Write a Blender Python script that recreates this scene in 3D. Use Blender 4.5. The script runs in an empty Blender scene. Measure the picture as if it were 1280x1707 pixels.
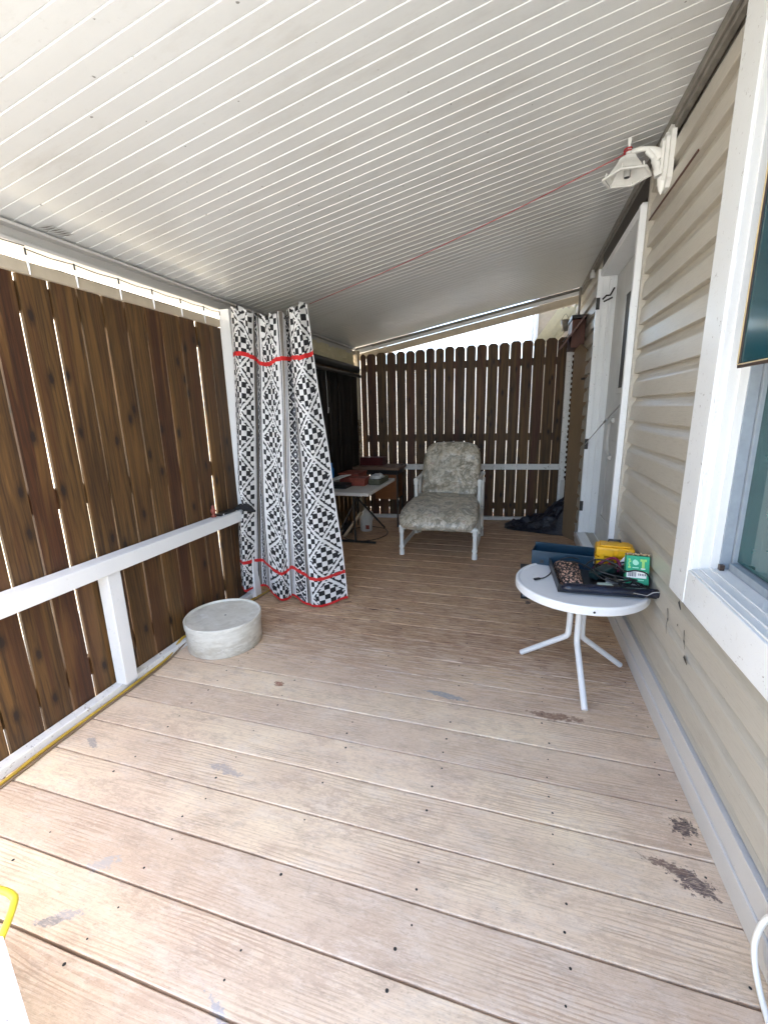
import bpy, bmesh, math, random
from mathutils import Vector, Matrix, noise
random.seed(7)
C = bpy.context
SC = C.scene
PI = math.pi
# ---------------------------------------------------------------- camera
yaw, pit, rol, FPX = -0.295161, -0.228556, -0.0235515, 719.553
f = Vector((math.sin(yaw)*math.cos(pit), math.cos(yaw)*math.cos(pit), math.sin(pit)))
r0 = f.cross(Vector((0, 0, 1))).normalized(); u0 = r0.cross(f)
rr = r0*math.cos(rol)+u0*math.sin(rol); uu = -r0*math.sin(rol)+u0*math.cos(rol)
cam = bpy.data.cameras.new('camera'); co = bpy.data.objects.new('camera', cam)
C.collection.objects.link(co); SC.camera = co
M = Matrix((rr, uu, -f)).transposed().to_4x4(); M.translation = Vector((0, 0, 1.5)); co.matrix_world = M
cam.sensor_fit = 'VERTICAL'; cam.sensor_height = 36; cam.lens = 36*FPX/1707
cam.clip_start = .02; cam.clip_end = 500
# ---------------------------------------------------------------- sky, sun, exposure
SUN_EL, SUN_AZ = math.radians(58), math.radians(93)      # azimuth from +Y towards +X
w = bpy.data.worlds.new('World'); SC.world = w; w.use_nodes = True
nt = w.node_tree; bg = nt.nodes['Background']
sky = nt.nodes.new('ShaderNodeTexSky'); sky.sky_type = 'NISHITA'; sky.sun_disc = False
sky.sun_elevation = SUN_EL; sky.sun_rotation = SUN_AZ; sky.air_density = 1.0; sky.dust_density = 3.0; sky.ozone_density = 1.0
nt.links.new(sky.outputs[0], bg.inputs[0]); bg.inputs[1].default_value = 0.15
sun = bpy.data.lights.new('sun', 'SUN'); sun.energy = 3.5; sun.angle = math.radians(.6); sun.color = (1, .95, .87)
so = bpy.data.objects.new('sun', sun); C.collection.objects.link(so)
sd = Vector((math.sin(SUN_AZ)*math.cos(SUN_EL), math.cos(SUN_AZ)*math.cos(SUN_EL), math.sin(SUN_EL)))
so.rotation_euler = sd.to_track_quat('Z', 'Y').to_euler()
SC.view_settings.view_transform = 'Standard'; SC.view_settings.look = 'None'
SC.view_settings.exposure = 3.0; SC.view_settings.gamma = 1; SC.view_settings.use_curve_mapping = False
SC.cycles.max_bounces = 12; SC.cycles.diffuse_bounces = 7; SC.cycles.glossy_bounces = 4
SC.cycles.transparent_max_bounces = 12; SC.cycles.use_denoising = True; SC.cycles.sample_clamp_indirect = 8
# ================================================================ helpers
class NB:
    def __init__(s, name):
        s.m = bpy.data.materials.new(name); s.m.use_nodes = True; s.t = s.m.node_tree
        s.b = s.t.nodes['Principled BSDF']; s.tc = None
    def n(s, ty, **k):
        x = s.t.nodes.new(ty)
        for a, v in k.items(): setattr(x, a, v)
        return x
    def l(s, a, b): s.t.links.new(a, b)
    def pos(s):
        if not s.tc: s.tc = s.n('ShaderNodeNewGeometry')
        return s.tc.outputs['Position']
    def isl(s): s.pos(); return s.tc.outputs['Random Per Island']
    def map(s, sc=(1, 1, 1), loc=None, vec=None, rot=(0, 0, 0)):
        x = s.n('ShaderNodeMapping'); x.inputs['Scale'].default_value = sc; x.inputs['Rotation'].default_value = rot
        s.l(vec or s.pos(), x.inputs[0])
        if loc is not None:
            if isinstance(loc, tuple): x.inputs['Location'].default_value = loc
            else: s.l(loc, x.inputs['Location'])
        return x.outputs[0]
    def noise(s, vec, scale=5, det=4, rough=.55, dist=0):
        x = s.n('ShaderNodeTexNoise'); x.inputs['Scale'].default_value = scale; x.inputs['Detail'].default_value = det
        x.inputs['Roughness'].default_value = rough; x.inputs['Distortion'].default_value = dist
        s.l(vec, x.inputs['Vector']); return x.outputs['Fac']
    def vor(s, vec, scale=5, feat='F1', rnd=1):
        x = s.n('ShaderNodeTexVoronoi', feature=feat); x.inputs['Scale'].default_value = scale
        x.inputs['Randomness'].default_value = rnd; s.l(vec, x.inputs['Vector']); return x.outputs['Distance']
    def ramp(s, fac, stops, interp='LINEAR'):
        x = s.n('ShaderNodeValToRGB'); e = x.color_ramp; e.interpolation = interp
        while len(e.elements) < len(stops): e.elements.new(.5)
        for q, (p, c) in zip(e.elements, stops):
            q.position = p; q.color = (c, c, c, 1) if isinstance(c, (int, float)) else (*c, 1)
        s.l(fac, x.inputs[0]); return x.outputs[0]
    def mix(s, fac, a, b, mode='MIX'):
        x = s.n('ShaderNodeMix', data_type='RGBA', blend_type=mode)
        for i, v in ((0, fac), (6, a), (7, b)):
            if isinstance(v, (int, float)): x.inputs[i].default_value = v if i == 0 else (v, v, v, 1)
            elif isinstance(v, tuple): x.inputs[i].default_value = (*v, 1)
            else: s.l(v, x.inputs[i])
        return x.outputs[2]
    def math(s, op, a, b=0, c=None):
        x = s.n('ShaderNodeMath', operation=op)
        for i, v in enumerate((a, b, c)):
            if v is None: continue
            if isinstance(v, (int, float)): x.inputs[i].default_value = v
            else: s.l(v, x.inputs[i])
        return x.outputs[0]
    def bump(s, h, st=.3, d=.003):
        x = s.n('ShaderNodeBump'); x.inputs['Strength'].default_value = st; x.inputs['Distance'].default_value = d
        s.l(h, x.inputs['Height']); s.l(x.outputs[0], s.b.inputs['Normal'])
    def col(s, c):
        if isinstance(c, tuple): s.b.inputs['Base Color'].default_value = (*c, 1)
        else: s.l(c, s.b.inputs['Base Color'])
    def rough(s, v):
        if isinstance(v, (int, float)): s.b.inputs['Roughness'].default_value = v
        else: s.l(v, s.b.inputs['Roughness'])
    def blob(s, cx, cy, rx, ry, ang=0, jag=.5, scale=25, fine=.35):
        """irregular patch mask on the floor plane around (cx, cy)"""
        p = s.map((1, 1, 0), vec=s.pos())
        sub = s.n('ShaderNodeVectorMath', operation='SUBTRACT'); s.l(p, sub.inputs[0]); sub.inputs[1].default_value = (cx, cy, 0)
        q = s.map((1, 1, 1), vec=sub.outputs[0], rot=(0, 0, -ang))
        q = s.map((1/rx, 1/ry, 1), vec=q)
        ln = s.n('ShaderNodeVectorMath', operation='LENGTH'); s.l(q, ln.inputs[0])
        nn = s.noise(s.pos(), scale, 5, .7)
        v = s.math('ADD', ln.outputs['Value'], s.math('MULTIPLY', s.math('SUBTRACT', nn, .5), jag*9))
        return s.math('MULTIPLY', s.ramp(v, [(.72, 1.0), (.72+fine*.4, 0.0)]), s.ramp(s.noise(s.map((14, 70, 1)), 2.5, 5, .75), [(.38, .25), (.52, 1.0)]))

def simple(name, col, rough=.5, var=.12, scale=30, metal=0, bump=0, spec=None):
    k = NB(name); nn = k.noise(k.pos(), scale, 4)
    d = tuple(c*(1-var) for c in col); l = tuple(min(1, c*(1+var)) for c in col)
    k.col(k.ramp(nn, [(.3, d), (.7, l)])); k.rough(rough); k.b.inputs['Metallic'].default_value = metal
    if bump: k.bump(nn, bump, .002)
    return k.m

def m_deck():
    k = NB('painted_deck_boards'); R = k.isl()
    off = k.n('ShaderNodeCombineXYZ'); k.l(k.math('MULTIPLY', R, 37.0), off.inputs[0]); k.l(k.math('MULTIPLY', R, 11.0), off.inputs[1]); k.l(k.math('MULTIPLY', R, 5.0), off.inputs[2])
    base = k.mix(k.ramp(k.noise(k.map((.8, 1.3, 1)), 1.6, 3), [(.35, 0.0), (.65, 1.0)]), (.725, .555, .405), (.87, .71, .49))
    base = k.mix(k.math('MULTIPLY', R, .75), base, (.59, .45, .335))
    # cathedral grain: stretched, distorted bands, different on every board
    gv = k.map((.55, 7.5, 1), loc=off.outputs[0])
    wv = k.n('ShaderNodeTexWave', wave_type='BANDS', bands_direction='Y'); wv.inputs['Scale'].default_value = 3.4
    wv.inputs['Distortion'].default_value = 16; wv.inputs['Detail'].default_value = 3; wv.inputs['Detail Scale'].default_value = .7; wv.inputs['Detail Roughness'].default_value = .5
    k.l(gv, wv.inputs['Vector'])
    gmask = k.ramp(k.noise(k.map((1.2, 3, 1), loc=off.outputs[0]), 1.5, 3), [(.44, .08), (.62, 1.0)])
    g = k.ramp(wv.outputs['Fac'], [(.0, 0.0), (.30, .25), (.5, 1.0)])
    gl = k.math('MULTIPLY', k.math('SUBTRACT', 1.0, g), gmask)
    c = k.mix(k.math('MULTIPLY', gl, .48), base, (.30, .17, .105))
    c = k.mix(k.ramp(k.noise(k.map((.9, 1.6, 1), loc=(7, 3, 1)), 2.2, 5, .6), [(.42, 0.0), (.62, .45)]), c, (.58, .43, .31))
    c = k.mix(k.ramp(k.noise(k.map((3, 8, 1), loc=(1, 9, 1)), 2.6, 7, .75), [(.50, 0.0), (.60, .35)]), c, (.72, .62, .52))
    fine = k.noise(k.map((2.2, 90, 1), loc=off.outputs[0]), 4, 5, .65)
    c = k.mix(k.ramp(fine, [(.30, .42), (.50, 0.0)]), c, (.33, .21, .145))
    cr = k.noise(k.map((16, 34, 1)), 3.0, 8, .82, .5)
    c = k.mix(k.ramp(cr, [(.36, .55), (.46, 0.0)]), c, (.36, .26, .19))
    c = k.mix(k.ramp(cr, [(.55, 0.0), (.66, .45)]), c, (.84, .73, .58))
    cw = k.math('MULTIPLY', k.ramp(k.noise(k.map((1.1, 2.2, 1), loc=(2, 2, 2)), 2.0, 5, .65), [(.50, 0.0), (.58, 1.0)]), k.ramp(k.noise(k.map((10, 22, 1), loc=(6, 1, 1)), 2.5, 7, .8), [(.47, 0.0), (.56, .6)]))
    c = k.mix(cw, c, (.50, .36, .26))
    # scuffed grey places
    sc = k.noise(k.map((2.2, 5, 1)), 2.4, 8, .72, .4)
    sm = k.math('MULTIPLY', k.ramp(sc, [(.50, 0.0), (.64, .62)]), k.ramp(k.noise(k.map((6, 40, 1)), 5, 4, .7), [(.38, 0.0), (.58, 1.0)]))
    c = k.mix(sm, c, (.36, .27, .20))
    # small dark specks
    sp = k.ramp(k.noise(k.map((22, 60, 1)), 3.2, 4, .85), [(.625, 0.0), (.69, .8)])
    c = k.mix(sp, c, (.13, .08, .06))
    sp2 = k.ramp(k.noise(k.map((14, 45, 1), loc=(3, 7, 0)), 2.4, 4, .8), [(.68, 0.0), (.73, .7)])
    c = k.mix(sp2, c, (.66, .60, .55))
    # far half: paint worn through to streaks of bare grey wood, whole tone also darker and browner
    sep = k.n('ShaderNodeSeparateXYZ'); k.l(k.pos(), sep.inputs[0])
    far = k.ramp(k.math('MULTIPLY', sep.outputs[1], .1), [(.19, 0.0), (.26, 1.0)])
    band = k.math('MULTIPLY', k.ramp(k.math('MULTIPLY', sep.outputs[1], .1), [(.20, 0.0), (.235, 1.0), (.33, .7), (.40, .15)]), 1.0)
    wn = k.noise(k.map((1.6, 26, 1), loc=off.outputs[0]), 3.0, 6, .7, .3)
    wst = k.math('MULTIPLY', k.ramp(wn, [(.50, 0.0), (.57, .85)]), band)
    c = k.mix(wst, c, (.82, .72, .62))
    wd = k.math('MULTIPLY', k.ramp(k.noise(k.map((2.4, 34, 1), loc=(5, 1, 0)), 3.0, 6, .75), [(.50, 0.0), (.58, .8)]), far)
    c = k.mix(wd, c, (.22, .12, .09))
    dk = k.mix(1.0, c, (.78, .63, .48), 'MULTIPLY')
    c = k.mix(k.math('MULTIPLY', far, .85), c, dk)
    # individual patches
    for a in (((.65, 1.52, .05, .045, .3, .35, 40, .3), (.10, .07, .065)), ((.61, 1.315, .075, .045, -.4, .35, 40, .3), (.12, .085, .08)),
              ((.55, 1.35, .08, .02, -.2, .35, 60, .3), (.2, .13, .10)), ((-.30, 2.045, .13, .028, -.12, .2, 30, .25), (.30, .30, .30)),
              ((-1.23, 1.905, .04, .03, 0, .25, 45, .25), (.27, .12, .07)), ((-1.28, .68, .07, .02, .5, .35, 35, .5), (.42, .38, .36)),
              ((-1.30, .84, .06, .025, .5, .35, 35, .5), (.46, .41, .37)), ((-1.14, 1.30, .10, .02, -.15, .35, 35, .5), (.42, .36, .32)),
              ((-1.86, 1.27, .06, .02, -.5, .3, 35, .3), (.36, .32, .29)), ((-1.3, .66, .05, .015, .4, .3, 40, .4), (.3, .27, .25)),
              ((.25, 2.02, .14, .03, 0, .35, 30, .6), (.25, .15, .10)), ((-.62, .60, .12, .015, -.5, .35, 40, .4), (.42, .39, .38)),
              ((.15, 3.35, .03, .03, 0, .3, 50, .3), (.03, .02, .02)), ((-1.0, 2.95, .05, .02, 0, .3, 50, .3), (.09, .04, .03)), ((-.82, 3.0, .03, .015, 0, .3, 50, .3), (.08, .04, .03)),
              ((-1.25, 3.02, .05, .02, .3, .3, 50, .3), (.10, .05, .035))):
        c = k.mix(k.blob(*a[0]), c, a[1])
    k.col(c)
    k.rough(k.mix(k.noise(k.map((3, 9, 1)), 3, 4), .42, .62))
    k.bump(k.math('ADD', k.math('MULTIPLY', fine, .6), k.math('ADD', k.math('MULTIPLY', k.math('MULTIPLY', g, gmask), .5), sc)), .35, .002)
    return k.m

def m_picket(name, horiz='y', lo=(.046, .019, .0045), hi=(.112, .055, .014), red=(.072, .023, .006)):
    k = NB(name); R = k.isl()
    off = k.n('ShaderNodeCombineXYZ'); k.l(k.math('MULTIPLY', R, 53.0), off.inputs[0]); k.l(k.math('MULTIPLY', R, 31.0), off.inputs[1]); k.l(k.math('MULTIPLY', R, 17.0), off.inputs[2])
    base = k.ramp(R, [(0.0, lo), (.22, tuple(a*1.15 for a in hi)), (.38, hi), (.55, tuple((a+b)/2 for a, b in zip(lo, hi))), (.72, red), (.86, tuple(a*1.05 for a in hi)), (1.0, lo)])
    st = k.noise(k.map((26, 26, .9), loc=off.outputs[0]), 2.2, 6, .65, .25)
    c = k.mix(k.ramp(st, [(.3, .85), (.6, 0.0)]), base, tuple(a*.32 for a in lo))
    lt = k.noise(k.map((9, 9, .5), loc=off.outputs[0]), 2.0, 4, .6, .6)
    wvp = k.n('ShaderNodeTexWave', wave_type='BANDS', bands_direction='DIAGONAL'); wvp.inputs['Scale'].default_value = 3.0; wvp.inputs['Distortion'].default_value = 7; wvp.inputs['Detail'].default_value = 3
    k.l(k.map((11, 11, .55), loc=off.outputs[0]), wvp.inputs['Vector'])
    c = k.mix(k.ramp(wvp.outputs['Fac'], [(0.0, .5), (.35, 0.0)]), c, tuple(a*.5 for a in lo))
    c = k.mix(k.ramp(lt, [(.50, 0.0), (.64, .7)]), c, tuple(a*1.45 for a in hi))
    rd = k.noise(k.map((7, 7, .3), loc=(4, 2, 1)), 1.6, 3)
    c = k.mix(k.ramp(rd, [(.52, 0.0), (.62, .5)]), c, red)
    sp_ = k.n('ShaderNodeSeparateXYZ'); k.l(k.pos(), sp_.inputs[0])
    cb = k.n('ShaderNodeCombineXYZ'); k.l(k.math('ADD', k.math('MULTIPLY', k.math('ADD', sp_.outputs[0], sp_.outputs[1]), 7.0), k.math('MULTIPLY', R, 40.0)), cb.inputs[0])
    k.l(k.math('ADD', k.math('MULTIPLY', sp_.outputs[2], 3.0), k.math('MULTIPLY', R, 71.0)), cb.inputs[1])
    vv = k.n('ShaderNodeTexVoronoi', voronoi_dimensions='2D'); vv.inputs['Scale'].default_value = .8; k.l(cb.outputs[0], vv.inputs['Vector'])
    kn = k.math('ADD', vv.outputs['Distance'], k.math('MULTIPLY', k.noise(k.pos(), 45, 3), .05))
    c = k.mix(k.ramp(kn, [(.09, .6), (.17, 0.0)]), c, tuple(a*.5 for a in lo))
    c = k.mix(k.ramp(kn, [(.055, .95), (.075, .8), (.09, 0.0)]), c, (.014, .007, .004))
    k.col(c); k.rough(.62); k.bump(st, .4, .003)
    return k.m

def m_white(name='white_paint', base=(.80, .80, .78), chip=.0, rough=.42):
    k = NB(name)
    c = k.mix(k.noise(k.pos(), 3.5, 5, .6), tuple(a*.86 for a in base), base)
    c = k.mix(k.ramp(k.noise(k.map((1, 1, 1)), 28, 6, .75), [(.60, 0.0), (.70, .35)]), c, (.42, .40, .36))
    if chip:
        ch = k.noise(k.map((1, 1, 1), loc=(3, 5, 7)), 34, 7, .8, .3)
        c = k.mix(k.ramp(ch, [(.66-chip*.08, 0.0), (.70-chip*.08, .9)]), c, (.20, .17, .15))
    k.col(c); k.rough(rough); k.bump(k.noise(k.pos(), 60, 4, .7), .25, .002)
    return k.m

def m_siding():
    k = NB('tan_vinyl_siding')
    c = k.mix(k.noise(k.map((1, .5, 1)), 1.7, 5, .6), (.40, .365, .30), (.495, .465, .40))
    c = k.mix(k.ramp(k.noise(k.map((1, 1.2, 5)), 3, 5, .7), [(.55, 0.0), (.72, .35)]), c, (.30, .27, .215))
    gr = k.noise(k.map((1, 4, 60)), 3, 5, .6, .5)
    c = k.mix(k.ramp(gr, [(.35, .22), (.5, 0.0)]), c, (.27, .24, .19))
    c = k.mix(k.ramp(k.noise(k.pos(), 45, 3, .8), [(.70, 0.0), (.74, .6)]), c, (.16, .12, .09))
    c = k.mix(k.ramp(k.noise(k.map((1, 2, 2), loc=(9, 3, 3)), 50, 3, .8), [(.72, 0.0), (.75, .5)]), c, (.75, .74, .70))
    k.col(c); k.rough(.36); k.bump(gr, .45, .002)
    return k.m

def m_ceiling():
    k = NB('painted_metal_ceiling')
    c = k.mix(k.noise(k.pos(), 1.3, 6, .65), (.62, .625, .605), (.70, .71, .695))
    c = k.mix(k.ramp(k.noise(k.map((1, 3, 1)), 2.0, 7, .7), [(.54, 0.0), (.70, .38)]), c, (.48, .46, .42))
    c = k.mix(k.ramp(k.noise(k.pos(), 38, 5, .8), [(.60, 0.0), (.72, .25)]), c, (.42, .41, .38))
    c = k.mix(k.ramp(k.noise(k.pos(), 30, 2, .6), [(.745, 0.0), (.76, .8)]), c, (.12, .11, .09))
    k.col(c); k.rough(.30); k.b.inputs['Specular IOR Level'].default_value = .8
    k.bump(k.noise(k.map((1.5, 4, 1)), 7, 4), .12, .004)
    return k.m

def m_cushion():
    k = NB('faded_printed_cushion_vinyl')
    n1 = k.noise(k.map((1, 1, 1.2)), 3.0, 4, .55, 2.2)
    c = k.ramp(n1, [(.28, (.31, .275, .20)), (.40, (.56, .49, .38)), (.47, (.38, .33, .245)), (.52, (.68, .62, .52)), (.58, (.45, .395, .30)), (.68, (.60, .53, .42))])
    c = k.mix(k.ramp(k.noise(k.map((1, 1, 1), loc=(2, 8, 1)), 2.6, 3, .5, 2.5), [(.50, 0.0), (.515, .4), (.55, .4), (.58, 0.0)]), c, (.62, .60, .52))
    c = k.mix(k.ramp(k.noise(k.pos(), 7, 3, .5, 1.0), [(.64, 0.0), (.70, .35)]), c, (.50, .25, .20))
    c = k.mix(k.ramp(k.noise(k.pos(), 40, 4, .7), [(.55, 0.0), (.68, .6)]), c, (.13, .12, .10))
    c = k.mix(k.ramp(k.noise(k.map((1, 1, 1), loc=(6, 1, 4)), 3.6, 4, .6, 2.6), [(.50, 0.0), (.54, .6), (.60, .6), (.63, 0.0)]), c, (.16, .155, .12))
    k.col(c); k.rough(.30); k.bump(k.noise(k.map((1, 1, 1)), 6, 5, .55, 2.0), .9, .012)
    return k.m

def m_leopard():
    k = NB('leopard_print_cloth')
    d = k.vor(k.pos(), 75)
    k.col(k.ramp(d, [(.25, (.62, .40, .30)), (.40, (.45, .26, .18)), (.48, (.012, .010, .010))])); k.rough(.7)
    k.bump(d, .4, .004); return k.m

def m_tin():
    k = NB('chalky_whitewashed_tin')
    c = k.mix(k.noise(k.pos(), 6, 6, .7), (.50, .47, .38), (.82, .80, .73))
    c = k.mix(k.ramp(k.noise(k.map((1.5, 1.5, 5)), 5, 6, .75, .5), [(.50, 0.0), (.68, .45)]), c, (.33, .30, .24))
    c = k.mix(k.ramp(k.noise(k.pos(), 60, 5, .8), [(.60, 0.0), (.68, .4)]), c, (.33, .30, .23))
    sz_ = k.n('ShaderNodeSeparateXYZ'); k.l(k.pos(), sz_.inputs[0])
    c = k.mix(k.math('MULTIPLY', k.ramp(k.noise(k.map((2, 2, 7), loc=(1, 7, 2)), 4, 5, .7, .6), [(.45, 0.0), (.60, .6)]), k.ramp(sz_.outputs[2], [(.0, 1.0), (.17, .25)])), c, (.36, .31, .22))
    c = k.mix(k.ramp(k.noise(k.map((1, 1, 3), loc=(4, 4, 4)), 7, 5, .7), [(.58, 0.0), (.68, .7)]), c, (.80, .79, .76))
    k.col(c); k.rough(.5); k.bump(k.noise(k.pos(), 20, 5, .7), .25, .003); return k.m

def m_glass(name, col, rough=.06):
    k = NB(name)
    k.col(k.mix(k.noise(k.map((1, 1, 2.2)), 3.5, 6, .65), tuple(a*.45 for a in col), tuple(a*1.5 for a in col)))
    k.rough(rough); k.b.inputs['Specular IOR Level'].default_value = .8; return k.m

def m_screen():
    k = NB('dark_sheer_screen'); k.col((.006, .006, .007)); k.rough(.8)
    tr = k.n('ShaderNodeBsdfTransparent'); mx = k.n('ShaderNodeMixShader'); mx.inputs[0].default_value = .88
    out = [x for x in k.t.nodes if x.type == 'OUTPUT_MATERIAL'][0]
    k.l(tr.outputs[0], mx.inputs[1]); k.l(k.b.outputs[0], mx.inputs[2]); k.l(mx.outputs[0], out.inputs[0]); return k.m

def m_wood(name, a, b, sc=(3, 3, 40), rough=.5):
    k = NB(name); g = k.noise(k.map(sc), 1.5, 5, .6, .4); k.col(k.mix(g, a, b)); k.rough(rough); k.bump(g, .2, .002); return k.m

def m_tarp():
    k = NB('dark_blue_tarp'); k.col(k.mix(k.noise(k.pos(), 9, 4), (.004, .005, .009), (.009, .011, .024))); k.rough(.38)
    k.bump(k.noise(k.pos(), 16, 5, .6, 1.5), .8, .02); return k.m

def m_ground():
    k = NB('dry_pale_ground'); c = k.mix(k.noise(k.pos(), .8, 6, .65), (.36, .36, .345), (.48, .475, .455))
    c = k.mix(k.ramp(k.noise(k.pos(), 9, 6, .8), [(.5, 0.0), (.65, .5)]), c, (.26, .27, .20)); k.col(c); k.rough(.9); return k.m

MAT = dict(deck=m_deck(), picket=m_picket('stained_picket_wood'), picket_dark=m_picket('darkened_picket_wood', lo=(.030, .012, .005), hi=(.088, .046, .011), red=(.068, .013, .007)),  # picket_dark: picket wood with lowered colours, darkens the porch's back end
    white=m_white(), white_old=m_white('weathered_white_paint', (.74, .74, .72), 1.0), trim=m_white('window_trim_paint', (.80, .82, .82), .55, .36),
    cream=simple('cream_painted_board', (.50, .42, .31), .55, .1, 8), creamwall=simple('sunlit_cream_wall', (.66, .60, .47), .7, .06, 4),
    siding=m_siding(), ceil=m_ceiling(), beam=m_white('grey_white_beam_paint', (.60, .58, .55), .15, .5), channel=simple('dull_grey_channel', (.17, .155, .13), .45, .3, 14),
    pvc=simple('white_pvc_tube', (.74, .74, .70), .35, .06, 20), cushion=m_cushion(), leopard=m_leopard(), tin=m_tin(),
    tabletop=m_white('white_enamel', (.82, .82, .81), .0, .3), black=simple('black_plastic', (.012, .012, .013), .35, .2), blackm=simple('black_metal', (.02, .02, .02), .45, .2),
    navy=simple('dark_navy_plastic', (.006, .009, .022), .25, .4, 12), blue=simple('blue_painted_steel', (.004, .028, .052), .35, .2, 14), steel=simple('bare_steel', (.5, .5, .5), .3, .1, 20, .8),
    yellow=simple('yellow_plastic', (.78, .42, .006), .38, .1, 12), yellowcable=simple('yellow_cable_rubber', (.42, .27, .035), .5, .2, 9), yellowtube=simple('yellow_painted_tube', (.72, .62, .05), .35, .1),
    green=simple('green_carton', (.01, .33, .17), .4, .1, 12), lime=simple('lime_print', (.33, .62, .16), .5, .1), paper=simple('white_paper', (.80, .80, .78), .6, .04), ink=simple('dark_ink', (.05, .06, .10), .6, .1),
    mint=simple('pale_mint_print', (.35, .70, .52), .5, .1), brass=simple('brown_corrugated_lid', (.30, .22, .12), .6, .3, 60), magenta=simple('magenta_cable', (.16, .01, .05), .4, .2), teal=simple('teal_black_charger', (.010, .028, .030), .35, .2),
    paleglass=simple('pale_green_plastic', (.45, .55, .48), .2, .1), bulb=simple('bulb_glass', (.85, .85, .85), .15, .02),
    red=simple('red_yarn', (.55, .015, .015), .8, .1, 60), redstr=simple('red_string', (.35, .02, .025), .7, .1), cotton=simple('white_cotton', (.68, .67, .65), .85, .05, 60), yarn=simple('black_yarn', (.010, .010, .011), .85, .3, 60),
    taupe=simple('taupe_yarn', (.19, .165, .135), .85, .1, 60), greyy=simple('grey_yarn', (.22, .22, .25), .85, .1, 60),
    screen=m_screen(), oak=m_wood('orange_brown_wood', (.13, .042, .010), (.24, .085, .018)), darktop=m_wood('worn_dark_wood_top', (.10, .055, .035), (.26, .17, .12), (6, 30, 3)),
    redbox=simple('dark_red_tin', (.075, .008, .008), .4, .2), terracotta=simple('terracotta_plastic', (.24, .055, .035), .5, .2), olive=simple('olive_fabric', (.085, .085, .055), .8, .3), spray=simple('blue_can_paint', (.01, .16, .50), .3, .15, 9),
    jug=simple('cloudy_white_jug_plastic', (.52, .52, .50), .35, .08), tarp=m_tarp(), tanboard=m_wood('tan_plywood', (.14, .095, .055), (.22, .155, .095), (5, 5, 1)), darkred=m_wood('dark_red_brown_wood', (.045, .012, .006), (.12, .032, .012), (20, 20, 2)),
    darkbrown=simple('dark_brown_board', (.022, .015, .008), .6, .3, 9), ground=m_ground(), foliage=simple('hedge_leaves', (.06, .10, .03), .7, .4, 8), glass=m_glass('dark_teal_pane', (.018, .075, .072)), bluepane=m_glass('blue_teal_pane', (.008, .060, .078), .12),
    bronze=simple('bronze_edge', (.05, .03, .02), .4, .2), gold=simple('gold_edge', (.55, .42, .22), .35, .1), vinylgrey=simple('blue_grey_window_track', (.27, .31, .35), .4, .08), doorw=m_white('door_white', (.82, .84, .84), .4, .35), doorgrey=simple('grey_white_door_slab', (.52, .52, .50), .4, .06, 8),
    rust=simple('rusty_brown', (.16, .09, .04), .8, .5, 40), wallfar=simple('neighbour_tan_wall', (.44, .36, .26), .7, .06), soffit=simple('neighbour_cream_soffit', (.62, .56, .36), .6, .06), roofing=simple('roof_shingle', (.12, .11, .10), .9, .3, 20), brickw=simple('white_stucco', (.80, .78, .72), .8, .05))

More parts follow.
